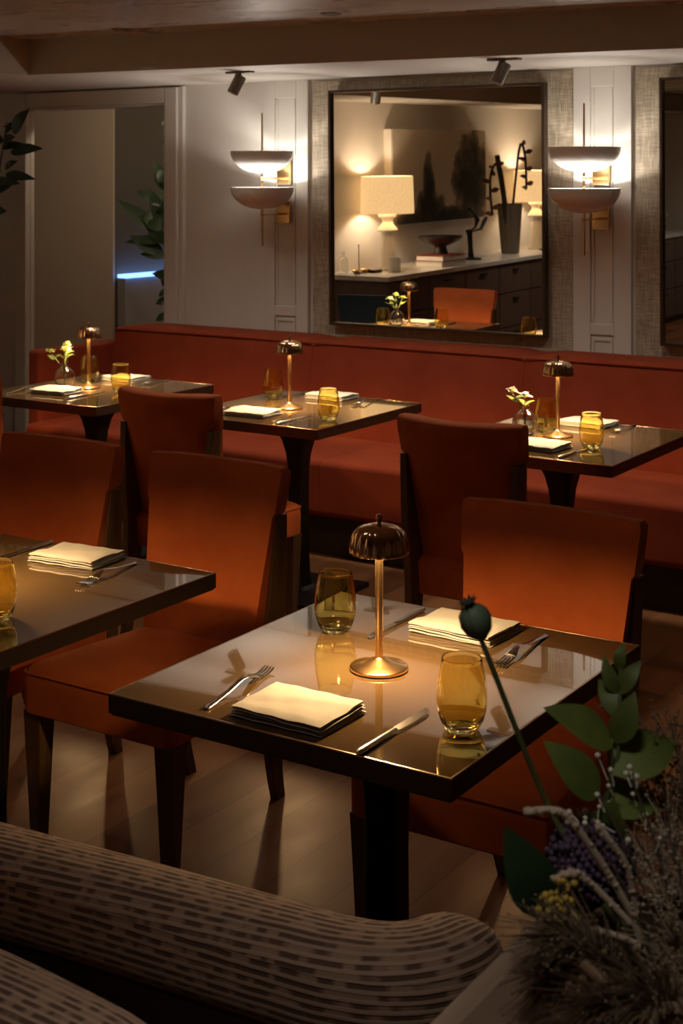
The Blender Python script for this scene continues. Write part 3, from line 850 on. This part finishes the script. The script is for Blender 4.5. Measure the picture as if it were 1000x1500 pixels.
cr = obj('crown', bm, pod_top, pd, 180)
# leafy branch
t, o = flower('leafy_branch', 'branch of broad green leaves rising above the flowers', 'branch', (-.02, .03))
node_pts = [(0, 0, 0), tuple(W((-.560, 1.345, 1.02), o)), tuple(W((-.560, 1.375, 1.10), o)), tuple(W((-.572, 1.412, 1.175), o))]
bm = NB(); sp_ = spline(node_pts, 6); tube(bm, sp_, [.003] * 8 + [.002] * (len(sp_) - 8), 7)
lv = [((-.561, 1.364, 1.110), (-.618, 1.325, 1.150), .044, (.2, -.5, 1)), ((-.561, 1.330, 1.072), (-.606, 1.300, 1.128), .038, (.5, -.6, .6)),
      ((-.562, 1.36, 1.085), (-.520, 1.43, 1.105), .060, (.1, -.7, .8)), ((-.566, 1.39, 1.13), (-.595, 1.41, 1.158), .020, (0, -.5, 1)),
      ((-.570, 1.40, 1.150), (-.553, 1.42, 1.182), .018, (.3, -.8, .5)), ((-.570, 1.40, 1.150), (-.588, 1.405, 1.185), .016, (0, -.8, .5)),
      ((-.572, 1.41, 1.17), (-.571, 1.42, 1.197), .014, (0, -1, .3)), ((-.562, 1.375, 1.11), (-.548, 1.39, 1.16), .028, (.4, -.8, .4)),
      ((-.56, 1.35, 1.05), (-.53, 1.40, 1.055), .055, (0, -.6, .9)), ((-.56, 1.34, 1.03), (-.545, 1.33, 1.075), .04, (.3, -.8, .4))]
for b, tp, w, nn in lv[:3]: tube(bm, [W(b, o) + (W((-.56, 1.36, 1.06), o) - W(b, o)) * .5, W(b, o)], .0012, 5)
obj('stem', bm, stem_m, t)
for b, tp, w, nn in lv:
    bm = NB(); leaf(bm, W(b, o), W(tp, o), w, nn, .006, 9, .18); obj('leaf', bm, leaf2_m, t, 180)
t, o = flower('leafy_sprig', 'low pointed green leaf hanging left of the purple flower', 'leaf', (-.06, -.01))
bm = NB(); tube(bm, spline([(0, 0, 0), tuple(W((-.56, 1.285, .98), o)), tuple(W((-.594, 1.282, .972), o))], 5), .0018, 6); obj('stem', bm, stem_m, t)
bm = NB(); leaf(bm, W((-.590, 1.284, .968), o), W((-.628, 1.262, 1.054), o), .050, (.5, -.8, .2), .006, 9, .2); obj('leaf', bm, leaf_m, t, 180)
# allium
t, o = flower('allium_flower', 'round dark purple flower head among the dried flowers', 'flower', (-.04, .015))
cen = W((-.567, 1.324, 1.010), o)
bm = NB(); tube(bm, spline([(0, 0, 0), tuple(cen * .5 + Vector((.01, 0, 0))), tuple(cen)], 5), .003, 7); obj('stem', bm, stem_m, t)
bm = NB()
for k in range(420):
    zz = 1 - 2 * (k + .5) / 420; a = 2.399963 * k; rr2 = math.sqrt(1 - zz * zz)
    d = Vector((rr2 * math.cos(a), rr2 * math.sin(a), zz)); r_ = .041 * rnd.uniform(.86, 1.04)
    p = cen + d * r_
    ico(bm, p, .0038 * rnd.uniform(.7, 1.2), 1)
sphere(bm, cen, .036, 16, 10)
obj('flower_head', bm, purple, t, 60)
# amaranth ropes
def rope(bm, pts, r):
    sp2 = spline(pts, 8); n = len(sp2)
    tube(bm, sp2, [r * .6] * n, 7)
    for i, p in enumerate(sp2):
        for k in range(7):
            d = Vector((rnd.gauss(0, 1), rnd.gauss(0, 1), rnd.gauss(0, 1))).normalized()
            ico(bm, p + d * r * .55 * rnd.random(), r * .5 * rnd.uniform(.6, 1), 1)
t, o = flower('dried_amaranth', 'beige dried tassel flower drooping across the purple flower', 'dried flower', (-.02, -.03))
bm = NB(); tube(bm, spline([(0, 0, 0), tuple(W((-.49, 1.275, .95), o)), tuple(W((-.505, 1.277, .992), o))], 5), .003, 7); obj('stem', bm, beige, t)
for pts, r in (([(-.505, 1.277, .995), (-.526, 1.265, 1.036), (-.552, 1.246, 1.082), (-.566, 1.238, 1.092), (-.588, 1.226, 1.090)], .0062),
               ([(-.502, 1.277, 1.0), (-.510, 1.270, 1.045), (-.530, 1.255, 1.078)], .0055),
               ([(-.508, 1.275, .99), (-.540, 1.262, 1.022), (-.553, 1.25, 1.033), (-.566, 1.240, 1.028)], .0056),
               ([(-.495, 1.27, .975), (-.52, 1.255, .985), (-.535, 1.245, .988)], .005)):
    bm = NB(); rope(bm, [W(p, o) for p in pts], r); obj('tassel', bm, beige, t, 60)
# yellow goldenrod
t, o = flower('goldenrod', 'small cluster of yellow flowers below the purple flower', 'flower', (-.05, -.04))
bm = NB(); tip = W((-.560, 1.238, 1.015), o); tube(bm, spline([(0, 0, 0), tuple(tip * .5 + Vector((.012, 0, 0))), tuple(tip)], 5), .0018, 6); obj('stem', bm, stem_m, t)
bm = NB()
for k in range(70):
    ico(bm, tip + Vector((rnd.gauss(0, .008), rnd.gauss(0, .008), rnd.gauss(-.01, .012))), rnd.uniform(.0022, .0042), 1)
obj('flower_cluster', bm, yellow, t, 60)
# cream statice sprays
def spray(name, label, tips, mm, off, dense=60, spread=.013, cat='dried flower', rb_=(.0011, .0026)):
    t, o = flower(name, label, cat, off)
    bm = NB()
    for tp in tips:
        q = W(tp, o)
        tube(bm, spline([(0, 0, 0), tuple(q * .5 + Vector((rnd.uniform(-.01, .01), rnd.uniform(-.01, .01), .01))), tuple(q)], 4), .0011, 5)
    obj('stem', bm, brown_stem, t)
    for tp in tips:
        q = W(tp, o); bl = NB()
        for k in range(dense):
            k_ = rnd.random() ** 1.4
            c = q - (q * .32) * k_ + Vector((rnd.gauss(0, spread), rnd.gauss(0, spread), rnd.gauss(0, spread)))
            ico(bl, c, rnd.uniform(*rb_), 1)
            tube(bl, [c, c + (q * (1 - .32 * k_ - .10) - c) * .5], .0005, 3)
        obj('flower_cluster', bl, mm, t, 60)
def plume(name, label, tip, bend, off, n, ln, mm, cat='dried grass'):
    t, o = flower(name, label, cat, off)
    q = W(tip, o); ax = spline([(0, 0, 0), tuple(q * .55 + Vector(bend)), tuple(q)], 10)
    bm = NB(); tube(bm, ax, .0016, 6); obj('stem', bm, brown_stem, t)
    bm = NB()
    for k in range(n):
        i = int(len(ax) * (.25 + .75 * rnd.random())); i = min(i, len(ax) - 2)
        p = ax[i]; d = (ax[i + 1] - p).normalized()
        r_ = Vector((rnd.gauss(0, 1), rnd.gauss(0, 1), rnd.gauss(0, 1))).normalized()
        l_ = ln * rnd.uniform(.5, 1.1)
        e = p + (d * .75 + r_ * .55) * l_
        tube(bm, [p, (p + e) / 2 + Vector((0, 0, .10 * l_)), e - Vector((0, 0, .05 * l_))], [.0009, .0008, .0003], 3)
        if k % 3 == 0: ico(bm, e, .0013, 1)
    obj('plume_head', bm, mm, t, 60)
cream2 = mat('dried_brown', (.22, .155, .10), .85)
spray('dried_statice', 'tall cream dried flower spray at the right edge', [(-.552, 1.43, 1.10), (-.530, 1.44, 1.12), (-.505, 1.43, 1.09), (-.52, 1.42, 1.06), (-.545, 1.42, 1.05), (-.49, 1.43, 1.12)], cream2, (.02, .04), 90, .016)
spray('dried_statice', 'cream dried flower spray behind the purple flower', [(-.535, 1.36, 1.03), (-.51, 1.37, 1.05), (-.49, 1.36, 1.02), (-.50, 1.33, 1.0)], cream, (.03, .02), 80, .014)
spray('dried_statice', 'brownish dried flower mass at the bottom right corner', [(-.47, 1.27, 1.0), (-.45, 1.24, .985), (-.43, 1.2, .965), (-.44, 1.3, 1.02), (-.42, 1.25, .99), (-.40, 1.30, 1.0)], cream2, (.03, -.01), 90, .016)
spray('white_statice', 'tiny white blossoms beside the broad leaves', [(-.575, 1.31, 1.065), (-.560, 1.33, 1.075), (-.555, 1.345, 1.085), (-.535, 1.35, 1.09)], petal, (-.01, .01), 6, .008, 'flower', (.002, .0038))
plume('dried_grass_plume', 'brown dried grass plume spilling left over the console edge', (-.560, 1.225, .945), (-.01, .0, .03), (-.02, -.03), 380, .050, wicker)
plume('dried_grass_plume', 'brown dried grass plume hanging toward the bottom of the picture', (-.505, 1.160, .935), (.0, -.02, .04), (-.01, -.05), 420, .060, wicker)
plume('dried_grass_plume', 'brown dried grass plume below the beige tassel flower', (-.540, 1.215, .985), (.0, .0, .02), (-.03, -.03), 380, .06, cream2)
plume('dried_grass_plume', 'brown dried grass plume in the bottom right corner', (-.455, 1.165, .955), (.0, -.01, .04), (.02, -.05), 420, .075, cream2)
# ------------------------------------------------------------------ sideboard side of the room (seen in the mirrors)
sb = thing('sideboard', 'long smoked oak sideboard with drawers reflected in the big mirror', 'sideboard', (-5.65, 1.0, 0))
y0, y1 = -3.7, 2.70
obj('carcass', bx(-.295, .25, y0, y1 - .03, .06, .885), cabinet_m, sb)
obj('countertop', bx(-.298, .285, y0 - .01, y1, .885, .920, .004), marble, sb)
obj('plinth', bx(-.29, .22, y0 + .02, y1 - .06, 0, .06), black_metal, sb)
ny = 11
for i in range(ny):
    a = y0 + (y1 - .03 - y0) * i / ny; b = y0 + (y1 - .03 - y0) * (i + 1) / ny
    for za, zb in ((.645, .872), (.365, .635), (.075, .355)):
        dr = obj('drawer', bx(.2505, .268, a + .006, b - .006, za, zb, .002), cabinet_m, sb)
        obj('handle', bx(.2682, .284, (a + b) / 2 - .05, (a + b) / 2 + .05, zb - .05, zb - .038, .003), black_metal, dr)
CT = .9202
def big_lamp(x, y, label):
    t = thing('table_lamp', label, 'lamp', (x, y, CT), 0, 'sideboard lamps')
    obj('base', lathe([(0, 0), (.072, 0), (.075, .008), (.060, .03), (.050, .18), (.044, .285), (.046, .292), (0, .292)], 32), ceramic_w, t)
    obj('neck', lathe([(0, .292), (.074, .292), (.078, .300), (.074, .310), (.05, .34), (.036, .362), (.045, .385), (.066, .40), (.070, .418), (.062, .428), (0, .43)], 36), ceramic_w, t)
    obj('rod', lathe([(0, .428), (.006, .428), (.006, .66), (0, .66)], 10), brass, t)
    out = [(.203, .425), (.196, .705)]; inn = [(.193, .705), (.200, .425)]
    sh = obj('lamp_shade', lathe(out + inn, 48, closed=True), fabric_shade, t, 60)
    bm = NB()
    for k in range(3):
        a = 2 * PI * k / 3; tube(bm, [(0, 0, .655), (.194 * math.cos(a), .194 * math.sin(a), .69)], .002, 5)
    obj('shade_carrier', bm, brass, sh)
    light('bulb', 'POINT', (0, 0, .57), 3.2, WARM, t, .04)
big_lamp(-5.72, 3.12, 'white sculpted table lamp with linen shade, the nearer lamp in the big mirror')
big_lamp(-5.72, .52, 'white sculpted table lamp half hidden behind the vase in the mirror')
ar = thing('ink_painting', 'large dark ink landscape canvas on the wall above the sideboard', 'painting', (-5.9125, 1.98, 1.61))
obj('canvas', bx(-.036, .036, -.79, .79, -.375, .375, .002), art_m, ar)
obj('canvas_edge', bx(-.037, .030, .79, .802, -.376, .376, .001), paper, ar)
# things on the sideboard
def on_sb(name, bm, m, x, y, label, cat, rz=0., smooth=45):
    return tag(obj(name, bm, m, None, smooth, (x, y, CT), (0, 0, rz)), label, cat)
def book(x, y, z, sx, sy, h, rz, label, cm):
    t = thing('book', label, 'book', (x, y, z), rz, 'stacked art books')
    obj('cover', bx(-sx / 2, sx / 2, -sy / 2, sy / 2, h - .004, h, .001, bx(-sx / 2, sx / 2, -sy / 2, sy / 2, 0, .004, .001, bx(-sx / 2, -sx / 2 + .004, -sy / 2, sy / 2, .004, h - .004))), cm, t)
    obj('pages', bx(-sx / 2 + .004, sx / 2 - .006, -sy / 2 + .006, sy / 2 - .006, .0042, h - .0042), paper, t)
MY = -.45
book(-5.55, 2.60, CT, .25, .34, .042, .1, 'pale book at the bottom of the stack on the sideboard', mat('pale_cover', (.6, .55, .48), .6))
book(-5.55, 2.60, CT + .0424, .25, .34, .044, .06, 'red covered book on top of the stack on the sideboard', cover_red)
bw = thing('footed_bowl', 'dark footed bowl standing on the red book', 'bowl', (-5.57, 2.57, CT + .0868))
obj('foot', lathe([(0, 0), (.055, 0), (.058, .01), (.045, .05), (.05, .062), (0, .064)], 28), ceramic_d, bw)
obj('dish', lathe([(0, .062), (.06, .066), (.13, .095), (.172, .128), (.175, .14), (.168, .14), (.12, .105), (.05, .078), (0, .075)], 44), ceramic_d, bw)
sc_ = thing('candle_sculpture', 'black jointed candle holder beside the books on the sideboard', 'candle holder', (-5.63, 1.95, CT))
obj('base', lathe([(0, 0), (.085, 0), (.085, .012), (.02, .02), (0, .02)], 28), black_metal, sc_)
bm = NB(); tube(bm, spline([(0, 0, .015), (.0, .01, .10), (0, .02, .20), (0, .03, .235)], 5), [.026, .02, .018] + [.022] * 20, 10) if False else tube(bm, [(0, 0, .015), (0, .01, .10), (0, .02, .20), (0, .03, .24)], [.026, .019, .022, .030], 12)
obj('post', bm, black_metal, sc_)
bm = NB(); tube(bm, [(0, .0, .225), (.0, -.10, .235), (0, -.18, .24), (0, -.24, .30), (0, -.28, .33)], [.008, .008, .012, .018, .012], 9); obj('arm', bm, black_metal, sc_)
bm = NB(); tube(bm, [(0, -.01, .24), (0, -.08, .26), (0, -.12, .32), (0, -.06, .37), (0, .02, .41)], [.008, .009, .022, .012, .018], 9); obj('arm', bm, black_metal, sc_)
vz = thing('floor_vase', 'tall dark ribbed vase on the sideboard holding curling stems', 'vase', (-5.66, 1.17, CT))
rb = lambda a, r, z: 1 + .05 * math.cos(14 * a)
obj('body', lathe([(0, 0), (.068, 0), (.074, .01), (.088, .20), (.100, .38), (.103, .43), (.096, .43), (.085, .30), (.06, .05), (0, .04)], 84, mod=rb), mat('striped_dark_ceramic', (.19, .15, .115), .5), vz)
def helic(label, pts, side, seed):
    t = thing('heliconia', label, 'flower stem', (-5.66, 1.17, CT + .045))
    r = random.Random(seed); o = Vector((-5.66, 1.17, CT + .045))
    q = spline([Vector(p) for p in pts], 7)
    bm = NB(); tube(bm, q, .011, 7); obj('stem', bm, brown_stem, t)
    bm = NB(); n = len(q)
    for k in range(int(n * .5), n, 3):
        d = Vector((r.uniform(-.03, .03), (-1 if (k // 3) % 2 else 1) * .13, .02)); leaf(bm, q[k], q[k] + d, .045, (1, 0, .3), .006, 5, .3)
    obj('bracts', bm, red_helic, t, 180)
helic('curving flower stem hanging to the right from the tall vase', [(0, 0, 0), (0, -.06, .35), (.0, -.17, .78), (.0, -.24, .90), (.0, -.31, .80), (.0, -.33, .62), (0, -.33, .50)], 1, 1)
helic('rust flower stem hanging to the left from the tall vase', [(0, 0, 0), (0, .07, .38), (.0, .17, .70), (.0, .28, .72), (.0, .36, .62), (.0, .36, .45), (0, .33, .30)], 1, 2)
bm = NB(); tube(bm, [(0, 0, 0), (0, .09, .45), (0, .20, .80)], [.017, .019, .023], 8)
tag(obj('bare_branch', bm, brown_stem, None, 50, (-5.66, 1.20, CT + .045)), 'thick straight brown stem leaning left in the tall vase', 'stem')
on_sb('bottle', lathe([(0, 0), (.032, 0), (.034, .004), (.034, .095), (.026, .115), (.013, .125), (.013, .150), (.015, .151), (.015, .162), (0, .162)], 24), clear, -5.83, 3.57, 'small clear bottle at the end of the sideboard', 'bottle')
so = thing('spoon_stand', 'dark pin stand with two little bowls near the sideboard lamp', 'stand', (-5.74, 3.50, CT))
bm = NB(); tube(bm, [(0, 0, 0), (0, 0, .20), (0, 0, .21)], [.004, .003, .006], 8); lathe([(0, 0), (.03, 0), (.03, .004), (0, .006)], 20, bm); obj('post', bm, black_metal, so)
for s_ in (-1, 1):
    bm = NB(); lathe([(0, .012), (.02, .012), (.038, .03), (.041, .04), (.036, .038), (.018, .018), (0, .017)], 24, bm, (.02, s_ * .055, -.012)); obj('bowl', bm, brass, so)
on_sb('black_tray', bx(-.03, .03, -.05, .05, 0, .022, .004), black_metal, -5.66, 3.40, 'small black block on the sideboard by the lamp foot', 'box')
on_sb('ceramic_cup', lathe([(0, 0), (.042, 0), (.046, .005), (.046, .11), (.042, .11), (.042, .01), (0, .008)], 28), ceramic_w, -5.56, 3.29, 'pale ceramic cup before the lamp on the sideboard', 'cup')
on_sb('dark_plate', lathe([(0, 0), (.05, 0), (.085, .012), (.088, .016), (.05, .006), (0, .005)], 32), ceramic_d, -5.48, .78, 'small dark plate right of the tall vase on the sideboard', 'plate')

fb = thing('flower_bowl', 'bowl of dark leafy flowers far along the sideboard, seen in the right mirror', 'flowers', (-5.58, -2.05, CT))
obj('bowl', lathe([(0, 0), (.07, 0), (.12, .05), (.13, .09), (.122, .09), (.11, .055), (.06, .01), (0, .01)], 32), ceramic_d, fb)
bm = NB(); bl = NB()
for k in range(26):
    a = 2.4 * k; d = Vector((math.cos(a) * rnd.uniform(.3, 1), math.sin(a) * rnd.uniform(.3, 1), rnd.uniform(.3, 1))).normalized()
    b0 = Vector((0, 0, .07)); t0 = b0 + d * rnd.uniform(.12, .22)
    leaf(bm, b0 + d * .05, t0, .05, (.6, .3, .7), .01, 6)
    if k % 4 == 0: ico(bl, t0, .022, 2)
obj('leaves', bm, leaf_m, fb, 180); obj('blooms', bl, cream, fb, 60)
# ------------------------------------------------------------------ plants near the doorway
def rubber_plant(name, label, loc0, stems, pot_r, mm, seed, extra=()):
    t = thing(name, label, 'plant', loc0)
    r = random.Random(seed)
    obj('pot', lathe([(0, 0), (pot_r * .8, 0), (pot_r, .30), (pot_r * 1.04, .31), (pot_r * .92, .31), (pot_r * .9, .27), (0, .27)], 28), mat('dark_pot', (.05, .045, .04), .6), t)
    for pts, n, ll, k0 in stems:
        q = spline(pts, 8)
        bm = NB(); tube(bm, q, [.009 - .006 * i / len(q) for i in range(len(q))], 6)
        br = obj('branch', bm, brown_stem, t)
        for k in range(n):
            i = int(len(q) * (k0 + (1 - k0) * k / n)); i = min(i, len(q) - 1)
            a = 2.4 * k + r.random()
            d = Vector((math.cos(a), math.sin(a), r.uniform(-.15, .55))).normalized() * ll * r.uniform(.75, 1.1)
            bm = NB(); leaf(bm, q[i], q[i] + d, ll * .48, (r.uniform(0, .5), -1, r.uniform(.1, .7)), .015, 8, .12)
            obj('leaf', bm, mm, br, 180)
        o3 = Vector(loc0)
        for b0, t0, w0 in extra:
            bm = NB(); leaf(bm, Vector(b0) - o3, Vector(t0) - o3, w0, (.2, -1, .45), .012, 9, .12); obj('leaf', bm, mm, br, 180)
        extra = ()
rubber_plant('rubber_plant', 'broad leaved plant at the left edge before the doorway', (-6.38, 5.98, 0),
             [([(0, 0, .27), (.02, 0, .9), (.05, .03, 1.45), (.10, .08, 1.72)], 7, .17, .70), ([(.03, 0, .27), (.05, .05, .9), (.09, .10, 1.6), (.15, .12, 2.0)], 7, .16, .66)], .17, leaf_m, 4, [((-6.10, 6.0, 1.827), (-5.825, 5.98, 1.842), .075), ((-6.08, 6.0, 1.93), (-5.95, 6.0, 2.065), .10), ((-6.16, 6.0, 1.87), (-6.03, 5.97, 1.91), .08), ((-6.14, 6.0, 1.70), (-5.88, 5.98, 1.67), .06), ((-6.2, 6.0, 1.66), (-5.99, 5.97, 1.645), .055), ((-6.14, 6.0, 1.73), (-6.04, 6.0, 1.775), .05)])
rubber_plant('rubber_plant', 'broad leaved plant showing through the doorway by its right jamb', (-5.77, 7.35, 0),
             [([(0, 0, .27), (-.03, 0, .9), (-.08, .0, 1.45), (-.14, .02, 1.95)], 13, .20, .30), ([(.02, 0, .27), (-.08, .05, .7), (-.22, .02, 1.15), (-.36, .0, 1.52)], 12, .19, .35)], .16, leaf_m, 9,
             [((-6.103, 7.4, 1.506), (-6.334, 7.36, 1.594), 0.09), ((-6.137, 7.4, 1.307), (-6.499, 7.36, 1.539), 0.1), ((-6.183, 7.4, 1.417), (-6.305, 7.36, 1.425), 0.1), ((-6.114, 7.4, 1.374), (-6.23, 7.36, 1.617), 0.1), ((-6.103, 7.4, 1.285), (-6.44, 7.36, 1.257), 0.07), ((-6.137, 7.4, 1.187), (-6.393, 7.36, 1.303), 0.1), ((-6.103, 7.4, 1.595), (-6.184, 7.36, 1.794), 0.1), ((-6.092, 7.4, 1.674), (-6.161, 7.36, 1.727), 0.12), ((-6.097, 7.4, 1.175), (-6.305, 7.36, 1.184), 0.07), ((-6.092, 7.4, 2.015), (-6.127, 7.36, 2.036), 0.08), ((-6.092, 7.4, 1.065), (-6.115, 7.36, 0.978), 0.07), ((-6.097, 7.4, 0.888), (-6.173, 7.36, 0.865), 0.06), ((-6.097, 7.4, 0.791), (-6.173, 7.36, 0.755), 0.06), ((-6.097, 7.4, 0.954), (-6.15, 7.36, 0.91), 0.05), ((-6.092, 7.4, 1.926), (-6.104, 7.36, 1.903), 0.06)])

# ------------------------------------------------------------------ light
def fill(x, y, p, label, cone=150):  # invented ceiling fittings out of view, added to lift the overall brightness
    t = thing('fill_downlight', label, 'fill', (x, y, 2.36), 0, 'added ceiling fill lights')
    obj('trim_ring', lathe([(.034, 0), (.045, 0), (.045, -.004), (.034, -.003)], 32, closed=True), spot_m, t)
    light('bulb', 'SPOT', (0, 0, -.006), p, (1, .90, .77), t, .12, spot=cone, blend=1.)
fill(-2.0, 2.0, 2.5, 'added unseen ceiling downlight above the front tables')
for dx, w_ in ((-4.5, 'left'), (-3.35, 'middle'), (-2.2, 'right')):
    fill(dx, 5.12, 22., 'added unseen ceiling downlight over the %s banquette table' % w_, 115)
fill(-4.75, 1.6, 20., 'added unseen ceiling downlight before the long sideboard', 105)
fill(-4.3, -1.7, 14., 'added unseen ceiling downlight at the far end of the sideboard')
fill(-.5, .75, 11., 'added unseen ceiling downlight over the flowers', 84)
light('passage_fill', 'POINT', (-6.0, 6.75, 2.35), 2.4, (1, .8, .58), None, .06)  # added light without a fixture, brightens the wall end past the doorway
light('corridor_fill', 'POINT', (-5.6, 9.6, 2.2), 6., (1, .80, .55), None, .08)  # added fill for the corridor, no fixture behind it
light('alcove_fill', 'POINT', (-7.4, 5.2, 2.0), .3, (1, .80, .6), None, .08)  # weak fill added in the alcove, where no lamp stands
light('led_glow', 'AREA', (-6.77, 9.3, .97), .5, (.25, .45, 1), None, size=.3, rot=(0, R(60), 0))
w = bpy.data.worlds.new('World'); SC.world = w; w.use_nodes = True
w.node_tree.nodes['Background'].inputs[0].default_value = (.9, .75, .6, 1)
w.node_tree.nodes['Background'].inputs[1].default_value = .02

# ------------------------------------------------------------------ camera
F = 2155.
cam = bpy.data.cameras.new('Camera'); co = bpy.data.objects.new('Camera', cam); link(co)
co.location = (0, 0, 1.67); co.rotation_euler = (R(90), 0, R(32.791))
cam.sensor_fit = 'VERTICAL'; cam.sensor_height = 36.; cam.lens = F * 36. / 1500.
cam.shift_y = -(750. - 263.) / 1500.
cam.clip_start = .05; cam.clip_end = 60
cam.dof.use_dof = True; cam.dof.focus_distance = 3.1; cam.dof.aperture_fstop = cam.lens / 5.0
SC.camera = co
SC.view_settings.view_transform = 'Standard'
try: SC.view_settings.look = 'None'
except Exception: pass
SC.view_settings.exposure = 1.85
SC.view_settings.gamma = 1.
SC.view_settings.use_curve_mapping = False
cy = SC.cycles
cy.use_denoising = True
try: cy.denoiser = 'OPENIMAGEDENOISE'
except Exception: pass
cy.max_bounces = 14; cy.diffuse_bounces = 5; cy.glossy_bounces = 7; cy.transmission_bounces = 12; cy.transparent_max_bounces = 12
cy.sample_clamp_indirect = 4.; cy.caustics_reflective = False; cy.caustics_refractive = False
cy.blur_glossy = .4
